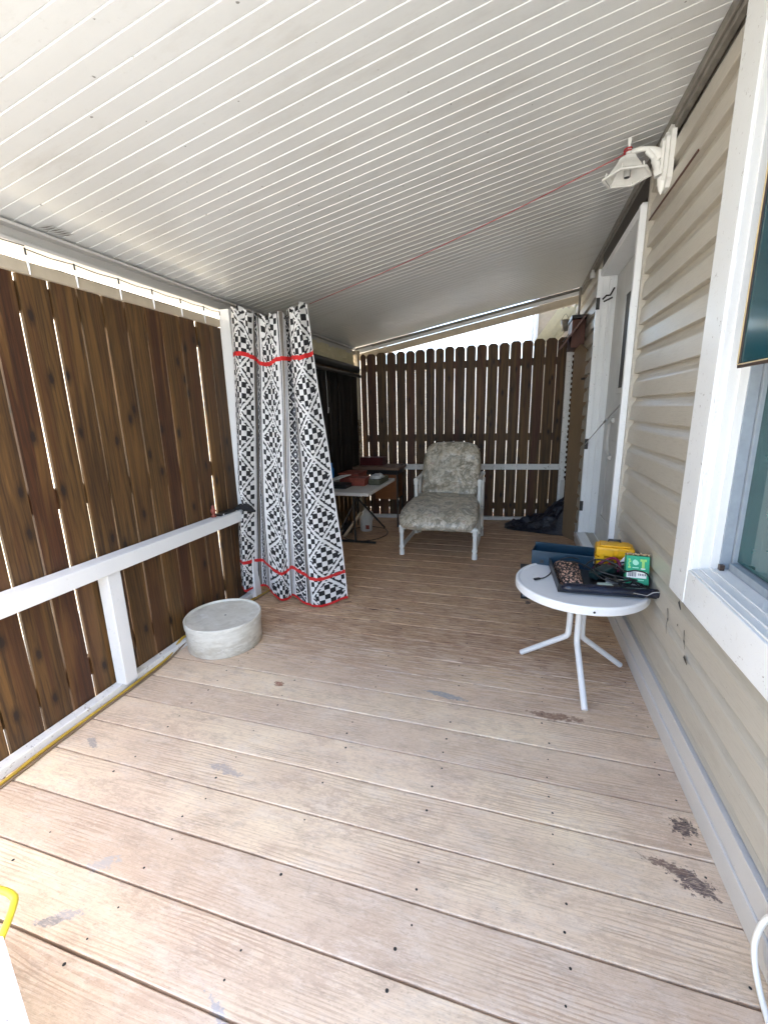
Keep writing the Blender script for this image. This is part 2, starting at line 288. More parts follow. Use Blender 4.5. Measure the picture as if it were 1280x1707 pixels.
class MB:
    def __init__(s): s.v = []; s.f = []; s.mi = []; s.sm = []
    def add(s, vs, fs, mi=0, sm=False):
        n = len(s.v); s.v += [tuple(a) for a in vs]
        for q in fs: s.f.append([n+i for i in q]); s.mi.append(mi); s.sm.append(sm)
    def box(s, a, b, mi=0, mat=None, bev=0):
        bm = bmesh.new(); bmesh.ops.create_cube(bm, size=1)
        for v in bm.verts: v.co = Vector([(a[i]+b[i])/2+v.co[i]*abs(b[i]-a[i]) for i in range(3)])
        if bev: bmesh.ops.bevel(bm, geom=list(bm.edges), offset=bev, segments=2, affect='EDGES', profile=.6)
        if mat is not None: bm.transform(mat)
        bm.verts.index_update(); s.add([v.co for v in bm.verts], [[v.index for v in q.verts] for q in bm.faces], mi, False); bm.free()
    def obox(s, p, q, wd, th, up=(0, 0, 1), mi=0, bev=0):
        """bar from p to q, wd across, th along up"""
        p = Vector(p); q = Vector(q); d = q-p; L = d.length; d.normalize(); u = Vector(up); sdv = d.cross(u).normalized(); u = sdv.cross(d)
        m = Matrix((sdv, d, u)).transposed().to_4x4(); m.translation = (p+q)/2
        s.box((-wd/2, -L/2, -th/2), (wd/2, L/2, th/2), mi, m, bev)
    def prism(s, poly, h, mat, mi=0):
        """poly in local xy, extruded in z by h"""
        n = len(poly); vs = [mat@Vector((x, y, 0)) for x, y in poly]+[mat@Vector((x, y, h)) for x, y in poly]
        s.add(vs, [list(range(n))[::-1], [n+i for i in range(n)]]+[[i, (i+1) % n, n+(i+1) % n, n+i] for i in range(n)], mi)
    def tube(s, pts, r, seg=10, mi=0, cap=True, smooth=True):
        pts = [Vector(p) for p in pts]; n = len(pts); rs = r if isinstance(r, (list, tuple)) else [r]*n
        vs = []; prev = None
        for i, p in enumerate(pts):
            t = (pts[min(i+1, n-1)]-pts[max(i-1, 0)]).normalized()
            if prev is None: a = t.orthogonal().normalized()
            else:
                a = prev-t*prev.dot(t)
                a = a.normalized() if a.length > 1e-6 else t.orthogonal().normalized()
            prev = a; b = t.cross(a)
            for k in range(seg): an = 2*PI*k/seg; vs.append(p+(a*math.cos(an)+b*math.sin(an))*rs[i])
        fs = [[i*seg+k, i*seg+(k+1) % seg, (i+1)*seg+(k+1) % seg, (i+1)*seg+k] for i in range(n-1) for k in range(seg)]
        s.add(vs, fs, mi, smooth)
        if cap: s.add([vs[k] for k in range(seg)], [list(range(seg))[::-1]], mi); s.add(vs[-seg:], [list(range(seg))], mi)
    def lathe(s, prof, c, seg=48, mi=0, axis=(0, 0, 1), smooth=False):
        ax = Vector(axis).normalized(); a = ax.orthogonal().normalized(); b = ax.cross(a); c = Vector(c); vs = []
        for r, z in prof:
            for k in range(seg): an = 2*PI*k/seg; vs.append(c+ax*z+(a*math.cos(an)+b*math.sin(an))*max(r, 1e-4))
        fs = [[i*seg+k, i*seg+(k+1) % seg, (i+1)*seg+(k+1) % seg, (i+1)*seg+k] for i in range(len(prof)-1) for k in range(seg)]
        s.add(vs, fs, mi, smooth)
    def build(s, name, mats, parent=None):
        me = bpy.data.meshes.new(name); me.from_pydata(s.v, [], s.f)
        if not isinstance(mats, (list, tuple)): mats = [mats]
        for m in mats: me.materials.append(MAT[m])
        me.polygons.foreach_set('material_index', s.mi); me.polygons.foreach_set('use_smooth', s.sm)
        bm = bmesh.new(); bm.from_mesh(me); bmesh.ops.recalc_face_normals(bm, faces=bm.faces); bm.to_mesh(me); bm.free(); me.update()
        o = bpy.data.objects.new(name, me); C.collection.objects.link(o)
        if parent:
            o.parent = parent; p = parent; off = Vector((0, 0, 0))
            while p: off += p.location; p = p.parent
            me.transform(Matrix.Translation(-off))
        return o
def tag(o, label=None, cat=None, group=None, kind=None):
    for a, v in (('label', label), ('category', cat), ('group', group), ('kind', kind)):
        if v: o[a] = v
    return o
def thing(name, label, cat, loc=(0, 0, 0), group=None):
    o = bpy.data.objects.new(name, None); o.location = loc; o.empty_display_size = .1; C.collection.objects.link(o)
    return tag(o, label, cat, group)
def spline(pts, n=8):
    pts = [Vector(p) for p in pts]; P = [pts[0]*2-pts[1]]+pts+[pts[-1]*2-pts[-2]]; out = []
    for i in range(1, len(P)-2):
        a, b, c, d = P[i-1:i+3]
        for k in range(n):
            t = k/n; out.append(.5*((2*b)+(c-a)*t+(2*a-5*b+4*c-d)*t*t+(3*b-a-3*c+d)*t**3))
    out.append(pts[-1]); return out
def rotm(loc, z=0, x=0, y=0):
    return Matrix.Translation(loc)@Matrix.Rotation(z, 4, 'Z')@Matrix.Rotation(y, 4, 'Y')@Matrix.Rotation(x, 4, 'X')
def yb(x): return 5.85+.107*(x+2.1)          # the far fence stands slightly askew
def zc(x): return 2.778+.2*x                 # underside of the sloping roof
WX = .71                                     # face of the house wall
exec_parts = []
# ================================================================ setting
g = MB(); g.add([(-60, -60, -.45), (60, -60, -.45), (60, 90, -.45), (-60, 90, -.45)], [[0, 1, 2, 3]])
tag(g.build('ground', 'ground'), 'pale ground around the porch', None, None, 'structure')
# deck: boards across the porch, real gaps, nail heads
d = MB(); y0 = 1.012-.195*6; nb = 0
joists = [-2.05, -1.60, -1.145, -.695, -.25, .20, .65]
while y0 < 6.35:
    ya, ybd = y0+.0031+random.uniform(-.0008, .0008), y0+.195-.0031+random.uniform(-.001, .001)
    splits = [-2.25, .74]
    for i in range(len(splits)-1):
        a, b = splits[i]+(.0015 if i else 0), splits[i+1]-(.0015 if i < len(splits)-2 else 0)
        n = 60; vs = []; zt = random.uniform(-.001, .001)
        for k in range(n+1):
            x = a+(b-a)*k/n; e1 = .0016*noise.noise(Vector((x*4, nb*3.1, 1))); e2 = .0016*noise.noise(Vector((x*4, nb*3.1, 9))); z = zt+random.uniform(-.0004, .0004)
            vs += [(x, ya+e1, -.03), (x, ya+e1, z-.003), (x, ya+.003+e1, z), (x, ybd-.003+e2, z), (x, ybd+e2, z-.003), (x, ybd+e2, -.03)]
        fs = [[k*6+j, k*6+j+1, k*6+7+j, k*6+6+j] for k in range(n) for j in range(5)]
        d.add(vs, fs, 0)
    for jx in joists:
        for q in (.045, .145):
            if random.random() < .14: continue
            nx = jx+random.uniform(-.018, .018); ny = y0+q+random.uniform(-.022, .022); r = random.choice((.0034, .0042, .0052))
            d.add([(nx+r*math.cos(t*PI/4), ny+r*math.sin(t*PI/4), .0016) for t in range(8)], [list(range(8))], 1)
    y0 += .195; nb += 1
tag(d.build('deck', ['deck', 'blackm']), 'weathered pinkish tan painted board deck floor', None, None, 'structure')
u = MB(); u.box((-2.2, -.2, -.25), (.74, 6.3, -.045)); tag(u.build('deck_underside', 'darkbrown'), 'dark joists under the deck boards', None, None, 'structure')

# ================================================================ porch roof
roof = thing('porch_roof', 'sloping white grooved metal porch ceiling with its beams, running from house wall to header', 'porch roof', (-.7, 3, 2.6))
RY0 = .92; c = MB(); pitch = .0715; gy = 1.075-2*pitch; gi = -2
def cx0(y): return max(-2.30, -2.1+(y-5.85)/.107)
prev = None
while gy < 6.2:
    w_ = .0021 if gi % 12 != 6 else .0010; dp = .0042 if gi % 12 != 6 else .0015
    prof = [(gy, 0), (gy+w_*.6, dp), (gy+w_*.6+.001, dp), (gy+w_*2+.001, -.0012), (gy+pitch-.006, -.0003), (gy+pitch, 0)]
    for (ya, za), (yc_, zb_) in zip(prof[:-1], prof[1:]):
        xa, xb = cx0(ya), cx0(yc_)
        c.add([(xa, ya, zc(xa)+za), (.73, ya, zc(.73)+za), (.73, yc_, zc(.73)+zb_), (xb, yc_, zc(xb)+zb_)], [[0, 1, 2, 3]], 0)
    gy += pitch; gi += 1
c.build('ceiling_panel', 'ceil', roof)
t_ = MB(); t_.add([(-2.45, RY0, zc(-2.45)+.06), (.76, RY0, zc(.76)+.06), (.76, 6.25, zc(.76)+.06), (-2.45, 6.25, zc(-2.45)+.06), (-2.45, RY0, zc(-2.45)+.1), (.76, RY0, zc(.76)+.1), (.76, 6.25, zc(.76)+.1), (-2.45, 6.25, zc(-2.45)+.1)],
    [[0, 1, 2, 3], [4, 5, 6, 7], [0, 1, 5, 4], [3, 2, 6, 7], [1, 2, 6, 5], [0, 3, 7, 4]]); t_.build('roof_sheet', 'beam', roof)
b = MB(); b.box((-2.26, RY0, 2.262), (-2.166, yb(-2.16), 2.40), bev=.004); b.box((-2.172, RY0, 2.325), (-2.12, yb(-2.16)-.01, 2.338), bev=.002)
b.box((-2.175, RY0, 2.248), (-2.10, yb(-2.16)-.01, 2.262), bev=.003); b.build('header_beam', 'beam', roof)
# torn patch of paint / foil on the beam edge
p = MB(); 
for k in range(6):
    y_ = 1.66+.02*k; p.add([(-2.118+.006*random.random(), y_, 2.345), (-2.09, y_+.03, 2.354), (-2.06+.02*random.random(), y_+.035, 2.36), (-2.10, y_+.01, 2.349)], [[0, 1, 2, 3]])
p.build('torn_foil', 'channel', roof)
b = MB(); b.box((.682, RY0, 2.862), (.722, 6.2, 2.912), bev=.004); b.box((.692, RY0, 2.835), (.716, 6.2, 2.859), bev=.002); b.build('wall_channel', 'channel', roof)
def slope_bar(mb, dz0, dz1, th, y_off, mi=0):
    xs = (-2.16, .69); vs = []
    for x in xs:
        for dz in (dz0, dz1):
            for yo in (y_off, y_off+th): vs.append((x, yb(x)+yo, zc(x)+dz))
    mb.add(vs, [[0, 1, 3, 2], [4, 5, 7, 6], [0, 1, 5, 4], [2, 3, 7, 6], [0, 2, 6, 4], [1, 3, 7, 5]], mi)
b = MB(); slope_bar(b, -.006, -.022, .05, .02); b.build('edge_channel', 'channel', roof)
b = MB(); slope_bar(b, -.024, -.068, .04, .05); b.build('white_fascia', 'white', roof)
b = MB(); slope_bar(b, -.070, -.155, .05, .10); b.build('rear_beam', 'cream', roof)

# ================================================================ house (right)
house = thing('house', 'house wall of tan lapped siding along the right side, with window and door', 'house', (WX, 2.5, 0))
def siding(mb, ya, yc_, z0, z1):
    k0 = int(math.floor((z0-.833)/.1435))-1; z = .833+.1435*k0; prof = []
    while z < z1:
        for q, x in ((.0, .017), (.0012, -.008), (.004, -.011), (.088, -.006), (.098, -.002), (.116, .010), (.128, .015), (.1432, .017)):
            zz = z+q
            if z0 <= zz <= z1: prof.append((WX+x, zz))
        z += .1435
    n = max(1, int((yc_-ya)/.12)); vs = []
    for i in range(n+1):
        y = ya+(yc_-ya)*i/n
        for x, zz in prof:
            vs.append((x+.0022*noise.noise(Vector((y*1.7, zz*2.3, 3))), y, zz+.004*noise.noise(Vector((y*1.1, zz*.7, 9)))))
    m = len(prof); mb.add(vs, [[i*m+j, i*m+j+1, (i+1)*m+j+1, (i+1)*m+j] for i in range(n) for j in range(m-1)], 0)
s = MB(); siding(s, -.3, 2.00, .21, .76); siding(s, 2.00, 3.235, .21, 2.84); siding(s, 4.68, 7.6, .21, 2.9); siding(s, -.3, .42, .76, 2.84); siding(s, 3.235, 4.68, .21, .26); siding(s, .42, 2.0, 2.70, 2.84)
s.box((.735, -.3, -.4), (.80, .44, 4.2)); s.box((.735, 2.0, -.4), (.80, 3.24, 4.2)); s.box((.735, .44, -.4), (.80, 2.0, .72)); s.box((.735, .44, 2.75), (.80, 2.0, 4.2)); s.box((.735, 3.24, 2.7), (.80, 4.68, 4.2)); s.box((.735, 4.68, -.4), (.80, 12, 4.2))
s.box((2.6, -.3, -.4), (2.7, 12, 4.2)); s.box((.80, 11.9, -.4), (2.6, 12, 4.2)); s.box((.80, -.3, -.4), (2.6, -.2, 4.2)); s.box((.735, 3.24, -.4), (.8, 4.68, .25))
s.build('siding_wall', 'siding', house)
b = MB()  # starter strip and sill board at the foot of the wall
b.box((.700, -.3, .0), (.735, 6.2, .055), bev=.004); b.box((.692, -.3, .056), (.735, 6.2, .108), bev=.006); b.box((.699, -.3, .109), (.733, 6.2, .196), bev=.003); b.box((.692, -.3, .197), (.733, 6.2, .209), bev=.002); b.build('base_trim', 'beam', house)
b = MB(); b.add([(.70, -.5, 4.2), (3.0, -.5, 4.2), (3.0, 12.2, 4.2), (.70, 12.2, 4.2), (.3, -.5, 4.1), (1.7, -.5, 4.9), (1.7, 12.2, 4.9), (.3, 12.2, 4.1), (3.1, -.5, 4.1), (3.1, 12.2, 4.1)], [[4, 5, 6, 7], [5, 8, 9, 6], [4, 8, 9, 7], [4, 5, 8], [7, 6, 9]]); b.build('roof', 'roofing', house)
b = MB(); b.box((.6895, 3.19, .21), (.735, 3.229, 2.84), bev=.002); b.build('edge_strip', 'siding', house)
b = MB(); b.box((.692, 3.2295, .21), (.735, 3.2345, 2.84)); b.build('brown_line', 'rust', house)  # thin brown line between siding edge strip and door casing
# cracks and chips in the siding near the window corner
b = MB()
def crack(pts, wd):
    for (y1, z1), (y2, z2) in zip(pts[:-1], pts[1:]):
        n = Vector((0, -(z2-z1), y2-y1)).normalized()*wd/2; x = WX-.0135
        b.add([Vector((x, y1, z1))-n, Vector((x, y1, z1))+n, Vector((x, y2, z2))+n*.4, Vector((x, y2, z2))-n*.4], [[0, 1, 2, 3]])
for cp_, cw in (([(2.10, .60), (2.08, .56), (2.09, .52), (2.075, .485)], .008), ([(1.985, .685), (1.955, .66)], .022), ([(1.89, .60), (1.88, .56), (1.86, .53)], .008), ([(1.86, .50), (1.82, .485)], .018)):
    b = MB(); crack(cp_, cw); b.build('siding_crack', 'blackm', house)
b = MB(); b.lathe([(0, 0), (.005, 0)], (WX-.0135, 1.965, .585), 8, 0, (1, 0, 0)); b.build('screw_hole', 'blackm', house)
# long dark gap under one high course
b = MB(); b.box((.694, 2.45, 2.5545), (.7005, 3.22, 2.563)); b.build('open_seam', 'darkred', house)

# window
win = MB(); WY0, WY1, WZ0, WZ1 = .40, 2.045, .722, 2.79
tw = .165
win.box((.672, WY1-tw, WZ0+.001), (.74, WY1, WZ1), bev=.004)
win.box((.674, WY0, WZ0), (.74, WY1-tw-.001, WZ0+.142), bev=.004); win.box((.672, WY0, WZ1-tw), (.74, WY1-tw-.001, WZ1), bev=.004); win.box((.672, WY0-.14, WZ0), (.74, WY0-.001, WZ1), bev=.004)
wo = win.build('window', 'trim', house)
b = MB()
for k, (x0, x1, wdt) in enumerate(((.680, .80, .007), (.705, .80, .007), (.738, .80, .006))):
    o_ = (0, .0075, .015)[k]; yy = WY1-tw-.001-o_; zz = WZ0+.143+o_
    b.box((x0, yy-wdt, zz), (x1, yy, WZ1-tw-.002), bev=.002); b.box((x0+.002, WY0+.01, zz), (x1, yy-wdt-.001, zz+wdt), bev=.002)
b.build('window_frame', 'white', wo)
b = MB(); yy = WY1-tw-.019; zz = WZ0+.143+.022
b.box((.765, yy-.010, zz), (.80, yy, 2.6), bev=.002); b.box((.801, yy-.022, zz), (.842, yy, 2.6), bev=.002); b.box((.790, WY0, zz), (.842, yy-.024, zz+.030), bev=.002)
b.box((.760, yy-.03, zz-.012), (.775, yy-.012, zz+.02), mi=1); b.build('lower_sash', ['vinylgrey', 'bronze'], wo)
b = MB(); b.box((.815, WY0, zz+.035), (.820, yy-.022, 2.6)); b.build('pane', 'glass', wo)
b = MB(); us = WZ0; y1 = 1.700
b.box((.664, WY0+.1, 1.608), (.672, y1, 1.617)); b.box((.664, y1-.008, 1.6175), (.672, y1, 2.66)); b.box((.661, WY0+.1, 1.6175), (.664, y1-.001, 1.6205), mi=1); b.box((.661, y1-.0035, 1.6235), (.664, y1-.001, 2.66), mi=1)
up_ = b.build('upper_sash', ['bronze', 'gold'], wo)
b = MB(); b.box((.668, WY0+.1, 1.619), (.671, y1-.009, 2.66)); b.build('upper_pane', 'bluepane', wo)
b = MB(); b.box((.83, .3, .7), (2.3, 2.1, 2.7)); 
b = MB(); b.box((.95, WY0-.1, .75), (.96, WY1, 2.75)); b.build('window_blind', 'olive', wo)

# door
FY = 4.65
b = MB(); b.box((.655, 3.235, .25), (.735, 3.275, 2.665), bev=.004); b.box((.670, 3.276, .25), (.735, 3.30, 2.64), bev=.003); b.box((.690, 3.301, .25), (.735, 3.315, 2.62), bev=.002)
b.box((.655, FY-.01, .25), (.700, FY+.035, 2.70), bev=.004); b.box((.7005, FY+.002, .25), (.752, FY+.03, 2.68), bev=.002); b.box((.7525, FY-.008, .25), (.775, FY+.03, 2.675), bev=.002); b.box((.7755, FY+.004, .25), (.82, FY+.03, 2.67))
b.box((.672, 3.28, 2.635), (.85, FY-.012, 2.69), bev=.003)
b.box((.64, 3.24, .21), (.82, FY+.02, .248), bev=.004)
do = b.build('door', 'doorw', house)
b = MB(); b.box((.812, 3.30, .25), (.85, FY-.012, 2.63))
b.box((.804, 3.55, .45), (.811, 4.42, .50), bev=.003); b.box((.804, 4.36, .51), (.811, 4.42, 1.10), bev=.003); b.box((.804, 3.55, 1.17), (.811, 4.25, 1.21), bev=.003)
b.tube(spline([(.806, 4.20, 1.06), (.806, 4.34, 1.10), (.806, 4.40, 1.22), (.806, 4.34, 1.36), (.806, 4.22, 1.38)], 6), .02, 8)
b.build('door_slab', 'doorgrey', do)
b = MB(); b.box((.795, 3.6, 1.60), (.811, 4.20, 1.645), bev=.003); b.box((.795, 4.13, 1.646), (.811, 4.17, 2.36), bev=.003); b.box((.795, 3.6, 2.361), (.811, 4.18, 2.40), bev=.003); b.build('door_window_frame', 'doorgrey', do)
b = MB(); b.box((.800, 3.6, 1.646), (.810, 4.129, 2.36)); b.build('door_window', 'darkbrown', do)
for z in (2.41, 1.147, .53):
    b = MB(); b.box((.650, FY-.018, z-.05), (.682, FY-.011, z+.05), bev=.002); b.box((.654, FY-.024, z-.03), (.664, FY-.0185, z-.006)); b.box((.654, FY-.024, z+.006), (.664, FY-.0185, z+.03)); b.build('hinge', 'blackm', do)
b = MB(); b.tube([(.652, FY-.02, 1.14), (.668, 4.0, 1.335), (.69, 3.33, 1.54)], .004, 6); b.tube([(.672, 3.85, 1.38), (.676, 3.78, 1.40)], .010, 6); b.build('door_closer_rod', 'steel', do)
b = MB(); b.tube([(.70, FY-.03, 2.44), (.73, FY-.03, 2.47), (.76, FY-.03, 2.47), (.79, FY-.03, 2.53)], .008, 6); b.tube([(.71, FY-.03, 2.42), (.78, FY-.03, 2.45)], .007, 6); b.build('door_latch', 'blackm', do)
b = MB(); b.box((.692, 3.24, 2.702), (.714, FY+.05, 2.832)); b.build('head_board', 'darkbrown', do)

# ================================================================ fences
def picket_run(mb, rows, z0, mi=0):
    """rows: list of (p_start, p_end, ztop, dogear) in plan; thickness to the outside"""
    for (x1, y1), (x2, y2), zt, ear, nrm, zb in rows:
        P = Vector((x1, y1, 0)); Q = Vector((x2, y2, 0)); L = (Q-P).length; ex = (Q-P).normalized(); N = Vector(nrm)*.016
        e = .032 if ear else 0
        outline = [(0, zb), (L, zb)]
        nz = 7
        for k in range(1, nz+1): outline.append((L+random.uniform(-.0012, .0012), zb+(zt-e-zb)*k/nz))
        if ear: outline += [(L-.018, zt-.012), (L-.034, zt), (.034, zt), (.018, zt-.012)]
        for k in range(nz, 0, -1): outline.append((random.uniform(-.0012, .0012), zb+(zt-e-zb)*k/nz))
        n = len(outline); a = [P+ex*s_+Vector((0, 0, z)) for s_, z in outline]; bk = [q+N for q in a]
        mb.add(a+bk, [list(range(n)), list(range(n, 2*n))[::-1]]+[[i, (i+1) % n, n+(i+1) % n, n+i] for i in range(n)], mi)
# left fence, near bay
lf = thing('picket_fence', 'tall brown picket fence behind the white handrail, left of the curtain', 'fence', (-2.1, 1.7, 0), 'picket fences round the porch')
edges = [.36, .50, .64, .78, .925, 1.085, 1.24, 1.384, 1.513, 1.661, 1.796, 1.935, 2.074, 2.21, 2.335, 2.49, 2.645, 2.785, 2.93]
gaps = {1.24: .0108, 1.513: .0150, 1.384: .0098, 2.645: .026, 1.935: .0105, 1.085: .0112, 1.661: .0098}
rows = []
for a, b_ in zip(edges[:-1], edges[1:]):
    g0 = gaps.get(a, .0088)/2; g1 = gaps.get(b_, .0088)/2
    rows.append(((-2.105+random.uniform(-.004, .002), a+g0), (-2.105+random.uniform(-.004, .002), b_-g1), 2.125, False, (-1, 0, 0), -.02))
b = MB(); picket_run(b, rows, 0); b.build('picket_panel', 'picket', lf)
for z0, z1 in ((1.97, 2.095), (1.07, 1.17), (.16, .26)):
    b = MB(); b.box((-2.165, .36, z0), (-2.1235, 2.93, z1)); b.build('stringer', 'picket', lf)
b = MB(); b.box((-2.13, .30, 2.128), (-2.095, 2.90, 2.182), bev=.003); b.build('cap_board', 'cream', lf)
# left fence, far bay (behind the dark shade)
lf2 = thing('picket_fence', 'picket fence in the dark corner behind the black shade and folding table', 'fence', (-2.1, 4.5, 0), 'picket fences round the porch')
rows = []; y = 2.98
while y < 5.70:
    rows.append(((-2.12, y+.009), (-2.12, y+.137), 2.06+random.uniform(-.01, .01), True, (-1, 0, 0), -.02)); y += .146
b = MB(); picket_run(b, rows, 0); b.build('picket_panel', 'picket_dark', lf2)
for z0, z1 in ((1.86, 1.95), (1.07, 1.17), (.16, .26)):
    b = MB(); b.box((-2.18, 2.98, z0), (-2.1385, 5.74, z1)); b.build('stringer', 'picket_dark', lf2)
# far fence
ff = thing('picket_fence', 'dog eared picket fence across the far end, white slits of daylight between boards', 'fence', (-.8, 6.0, 0), 'picket fences round the porch')
bx = [-1.985, -1.847, -1.708, -1.578, -1.448, -1.321, -1.185, -1.056, -.936, -.805, -.663, -.529, -.389, -.25, -.109, .032, .172, .317, .46, .596, .735]
bx = [-2.10]+bx; rows = []
for i, (a, b_) in enumerate(zip(bx[:-1], bx[1:])):
    gp = random.choice((.010, .012, .013)) if i > 9 else (.011 if i in (1, 4, 7) else .0065)
    if i == 0: a += .03
    zt = 2.262+(a+2.1)*.035+random.uniform(-.006, .006)
    rows.append(((a+gp/2, yb(a)), (b_-gp/2, yb(b_)), zt, True, (-.107, 1, 0), .0+random.uniform(-.01, .01)))
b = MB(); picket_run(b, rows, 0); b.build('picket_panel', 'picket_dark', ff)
for z0, z1 in ((2.035, 2.125), (1.085, 1.18), (.145, .23)):
    b = MB(); x1, x2 = -2.07, .73; b.obox((x1, yb(x1)+.039, (z0+z1)/2), (x2, yb(x2)+.039, (z0+z1)/2), .038, z1-z0); b.build('stringer', 'picket_dark', ff)

# ================================================================ railings and posts
rl = thing('railing', 'white painted handrail with short upright in front of the left fence', 'railing', (-2.03, 1.7, 0), 'white porch railings')
b = MB(); b.box((-2.094, .3, .698), (-2.0, 2.80, .782), bev=.006); b.build('top_rail', 'white', rl)
b = MB(); b.box((-2.100, .3, .0), (-2.045, 3.0, .045), bev=.005); b.build('bottom_rail', 'white_old', rl)
b = MB(); b.box((-2.088, 1.62, .046), (-2.015, 1.70, .697), bev=.004); b.build('upright', 'white', rl)
rl2 = thing('railing', 'pale handrail and floor rail along the far fence behind the lounge chair', 'railing', (-.6, 5.9, 0), 'white porch railings')
b = MB(); x1, x2 = -1.50, .60; b.obox((x1, yb(x1)-.03, .737), (x2, yb(x2)-.03, .737), .045, .072, bev=.003); b.build('top_rail', 'white_old', rl2)
b = MB(); x1, x2 = -2.05, .66; b.obox((x1, yb(x1)-.04, .024), (x2, yb(x2)-.04, .024), .05, .045, bev=.003); b.build('bottom_rail', 'white_old', rl2)
b = MB(); b.box((-2.10, 2.90, 0), (-2.015, 2.985, 2.247), bev=.004); tag(b.build('porch_post', 'white'), 'white square post beside the left edge of the patterned curtain', 'post', 'porch posts')
b = MB(); b.box((-2.145, 5.735, 0), (-2.06, 5.82, 2.30), bev=.004); tag(b.build('porch_post', 'cream'), 'cream corner post where left and far fences meet', 'post', 'porch posts')
b = MB(); b.box((.565, 6.02, 0), (.63, 6.09, 2.22), bev=.004)
for k in range(30): b.box((.625, 6.015, .5+k*.065), (.638+.012*random.random(), 6.03, .5+k*.065+.03))
tag(b.build('porch_post', 'white_old'), 'peeling white narrow post at the right end of the far fence', 'post', 'porch posts')
b = MB(); b.obox((.59, 5.98, .45), (.64, 5.98, .45), .02, .26, bev=.004); tag(b.build('outlet_box', 'beam'), 'pale box fixed on narrow post below the far handrail end', 'box')

# ================================================================ curtain
S = 1.31; ns = 250; nz = 440; H0 = 0.0
topP = [(0, -1.968, 2.86, 2.235), (.13, -1.859, 2.82, 2.215), (.27, -1.8, 2.86, 2.20), (.40, -1.816, 2.93, 2.195), (.52, -1.779, 2.9, 2.175), (.65, -1.675, 2.86, 2.165), (.79, -1.622, 2.9, 2.185), (.85, -1.594, 2.9, 2.18), (.93, -1.593, 2.96, 2.19), (1.04, -1.532, 2.9, 2.20), (1.18, -1.442, 2.86, 2.205), (1.31, -1.394, 2.9, 2.245)]
botP = [(0, -2.138, 2.88, .10), (.13, -2.051, 2.84, .10), (.27, -2.028, 2.92, .08), (.40, -1.987, 2.97, .075), (.52, -1.887, 2.93, .07), (.65, -1.759, 2.86, .02), (.79, -1.724, 2.95, .015), (.85, -1.682, 2.93, .05), (.93, -1.582, 2.88, .03), (1.04, -1.463, 2.85, .012), (1.18, -1.359, 2.92, .012), (1.31, -1.257, 3.0, .018)]
def crv(P, s_):
    for i in range(len(P)-1):
        if s_ <= P[i+1][0]+1e-9: break
    a = P[max(i-1, 0)]; b_ = P[i]; c_ = P[i+1]; d_ = P[min(i+2, len(P)-1)]; t = (s_-b_[0])/(c_[0]-b_[0]); o = []
    for k in (1, 2, 3):
        m1 = (c_[k]-a[k])/(c_[0]-a[0])*(c_[0]-b_[0]); m2 = (d_[k]-b_[k])/(d_[0]-b_[0])*(c_[0]-b_[0])
        o.append((2*t**3-3*t*t+1)*b_[k]+(t**3-2*t*t+t)*m1+(-2*t**3+3*t*t)*c_[k]+(t**3-t*t)*m2)
    return o
LEN = 2.18
def pat(s_, v_):
    """material for the cloth at s (across) and v (down from the top)"""
    sag = .012*math.sin(s_*9)
    if .300 < v_+sag < .330 or LEN-.255 < v_+sag < LEN-.228: return 2
    if v_ > LEN-.022: return 2
    q = s_ % .52
    if q < .27:
        a = q-.135; b_ = ((v_-.09) % .31)-.155
        dd = abs(a)/.135+abs(b_)/.155
        if abs(q-.0) < .010 or q > .262: return 0
        if abs(dd-1) < .095: return 0
        cs = .0388
        return 1 if (math.floor(a/cs+.5)+math.floor(b_/cs+.5)) % 2 == 0 else (1 if .095 < abs(dd-1.0) < .22 and (b_*1.0 % .0388) < .029 else 0)
    q -= .27
    if q < .085:
        for m0, m1, mm in ((.012, .018, 4), (.022, .032, 1), (.036, .058, 3), (.062, .070, 1), (.074, .080, 4)):
            if m0 < q < m1: return mm
        return 0
    q -= .085
    if q < .105:
        a = q-.0525; b_ = (v_ % .105)-.0525
        if abs(a) > .047: return 0
        dd = abs(a)/.05+abs(b_)/.0525
        if abs(dd-1) < .11: return 0
        ax, bx_ = abs(abs(a)-.034), abs(abs(b_)-.036)
        if max(ax, bx_) < .006: return 0
        if abs(a)+abs(b_) < .010: return 0
        if .018 < abs(a)+abs(b_) < .024: return 4
        return 1
    q -= .105
    for m0, m1, mm in ((.006, .014, 1), (.018, .032, 3), (.038, .046, 1)):
        if m0 < q < m1: return mm
    return 0
c = MB(); vs = []
for j in range(nz+1):
    t = j/nz
    for i in range(ns+1):
        s_ = S*i/ns; xt, yt, zt = crv(topP, s_); xb, yb_, zb = crv(botP, s_); z = zt*(1-t)+zb*t+(.010*math.sin(s_*47)+.006*math.sin(s_*90+1))*math.exp(-t*25)+.004*math.sin(s_*31)*t**8
        tt = t*t*(3-2*t)*.45+t*.55
        x = xt+(xb-xt)*tt; y = yt+(yb_-yt)*tt; y = 2.9+(y-2.9)*1.35+.022*math.sin(s_*19+1.5+z*.5)
        wr = noise.noise(Vector((s_*7, z*1.3, 2)))*.020+noise.noise(Vector((s_*16, z*2.2, 8)))*.013+noise.noise(Vector((s_*34, z*5, 4)))*.0035
        gat = math.exp(-t*14)*(.016*math.sin(s_*75)+.010*math.sin(s_*121))
        y += wr+gat; x += noise.noise(Vector((s_*5, z*1.1, 5)))*.012
        tq = math.exp(-((z-.80)/.07)**2)*math.exp(-(s_/.10)**2); x += .07*tq; y += .03*tq
        vs.append((x, y, z))
fs = [[j*(ns+1)+i, j*(ns+1)+i+1, (j+1)*(ns+1)+i+1, (j+1)*(ns+1)+i] for j in range(nz) for i in range(ns)]
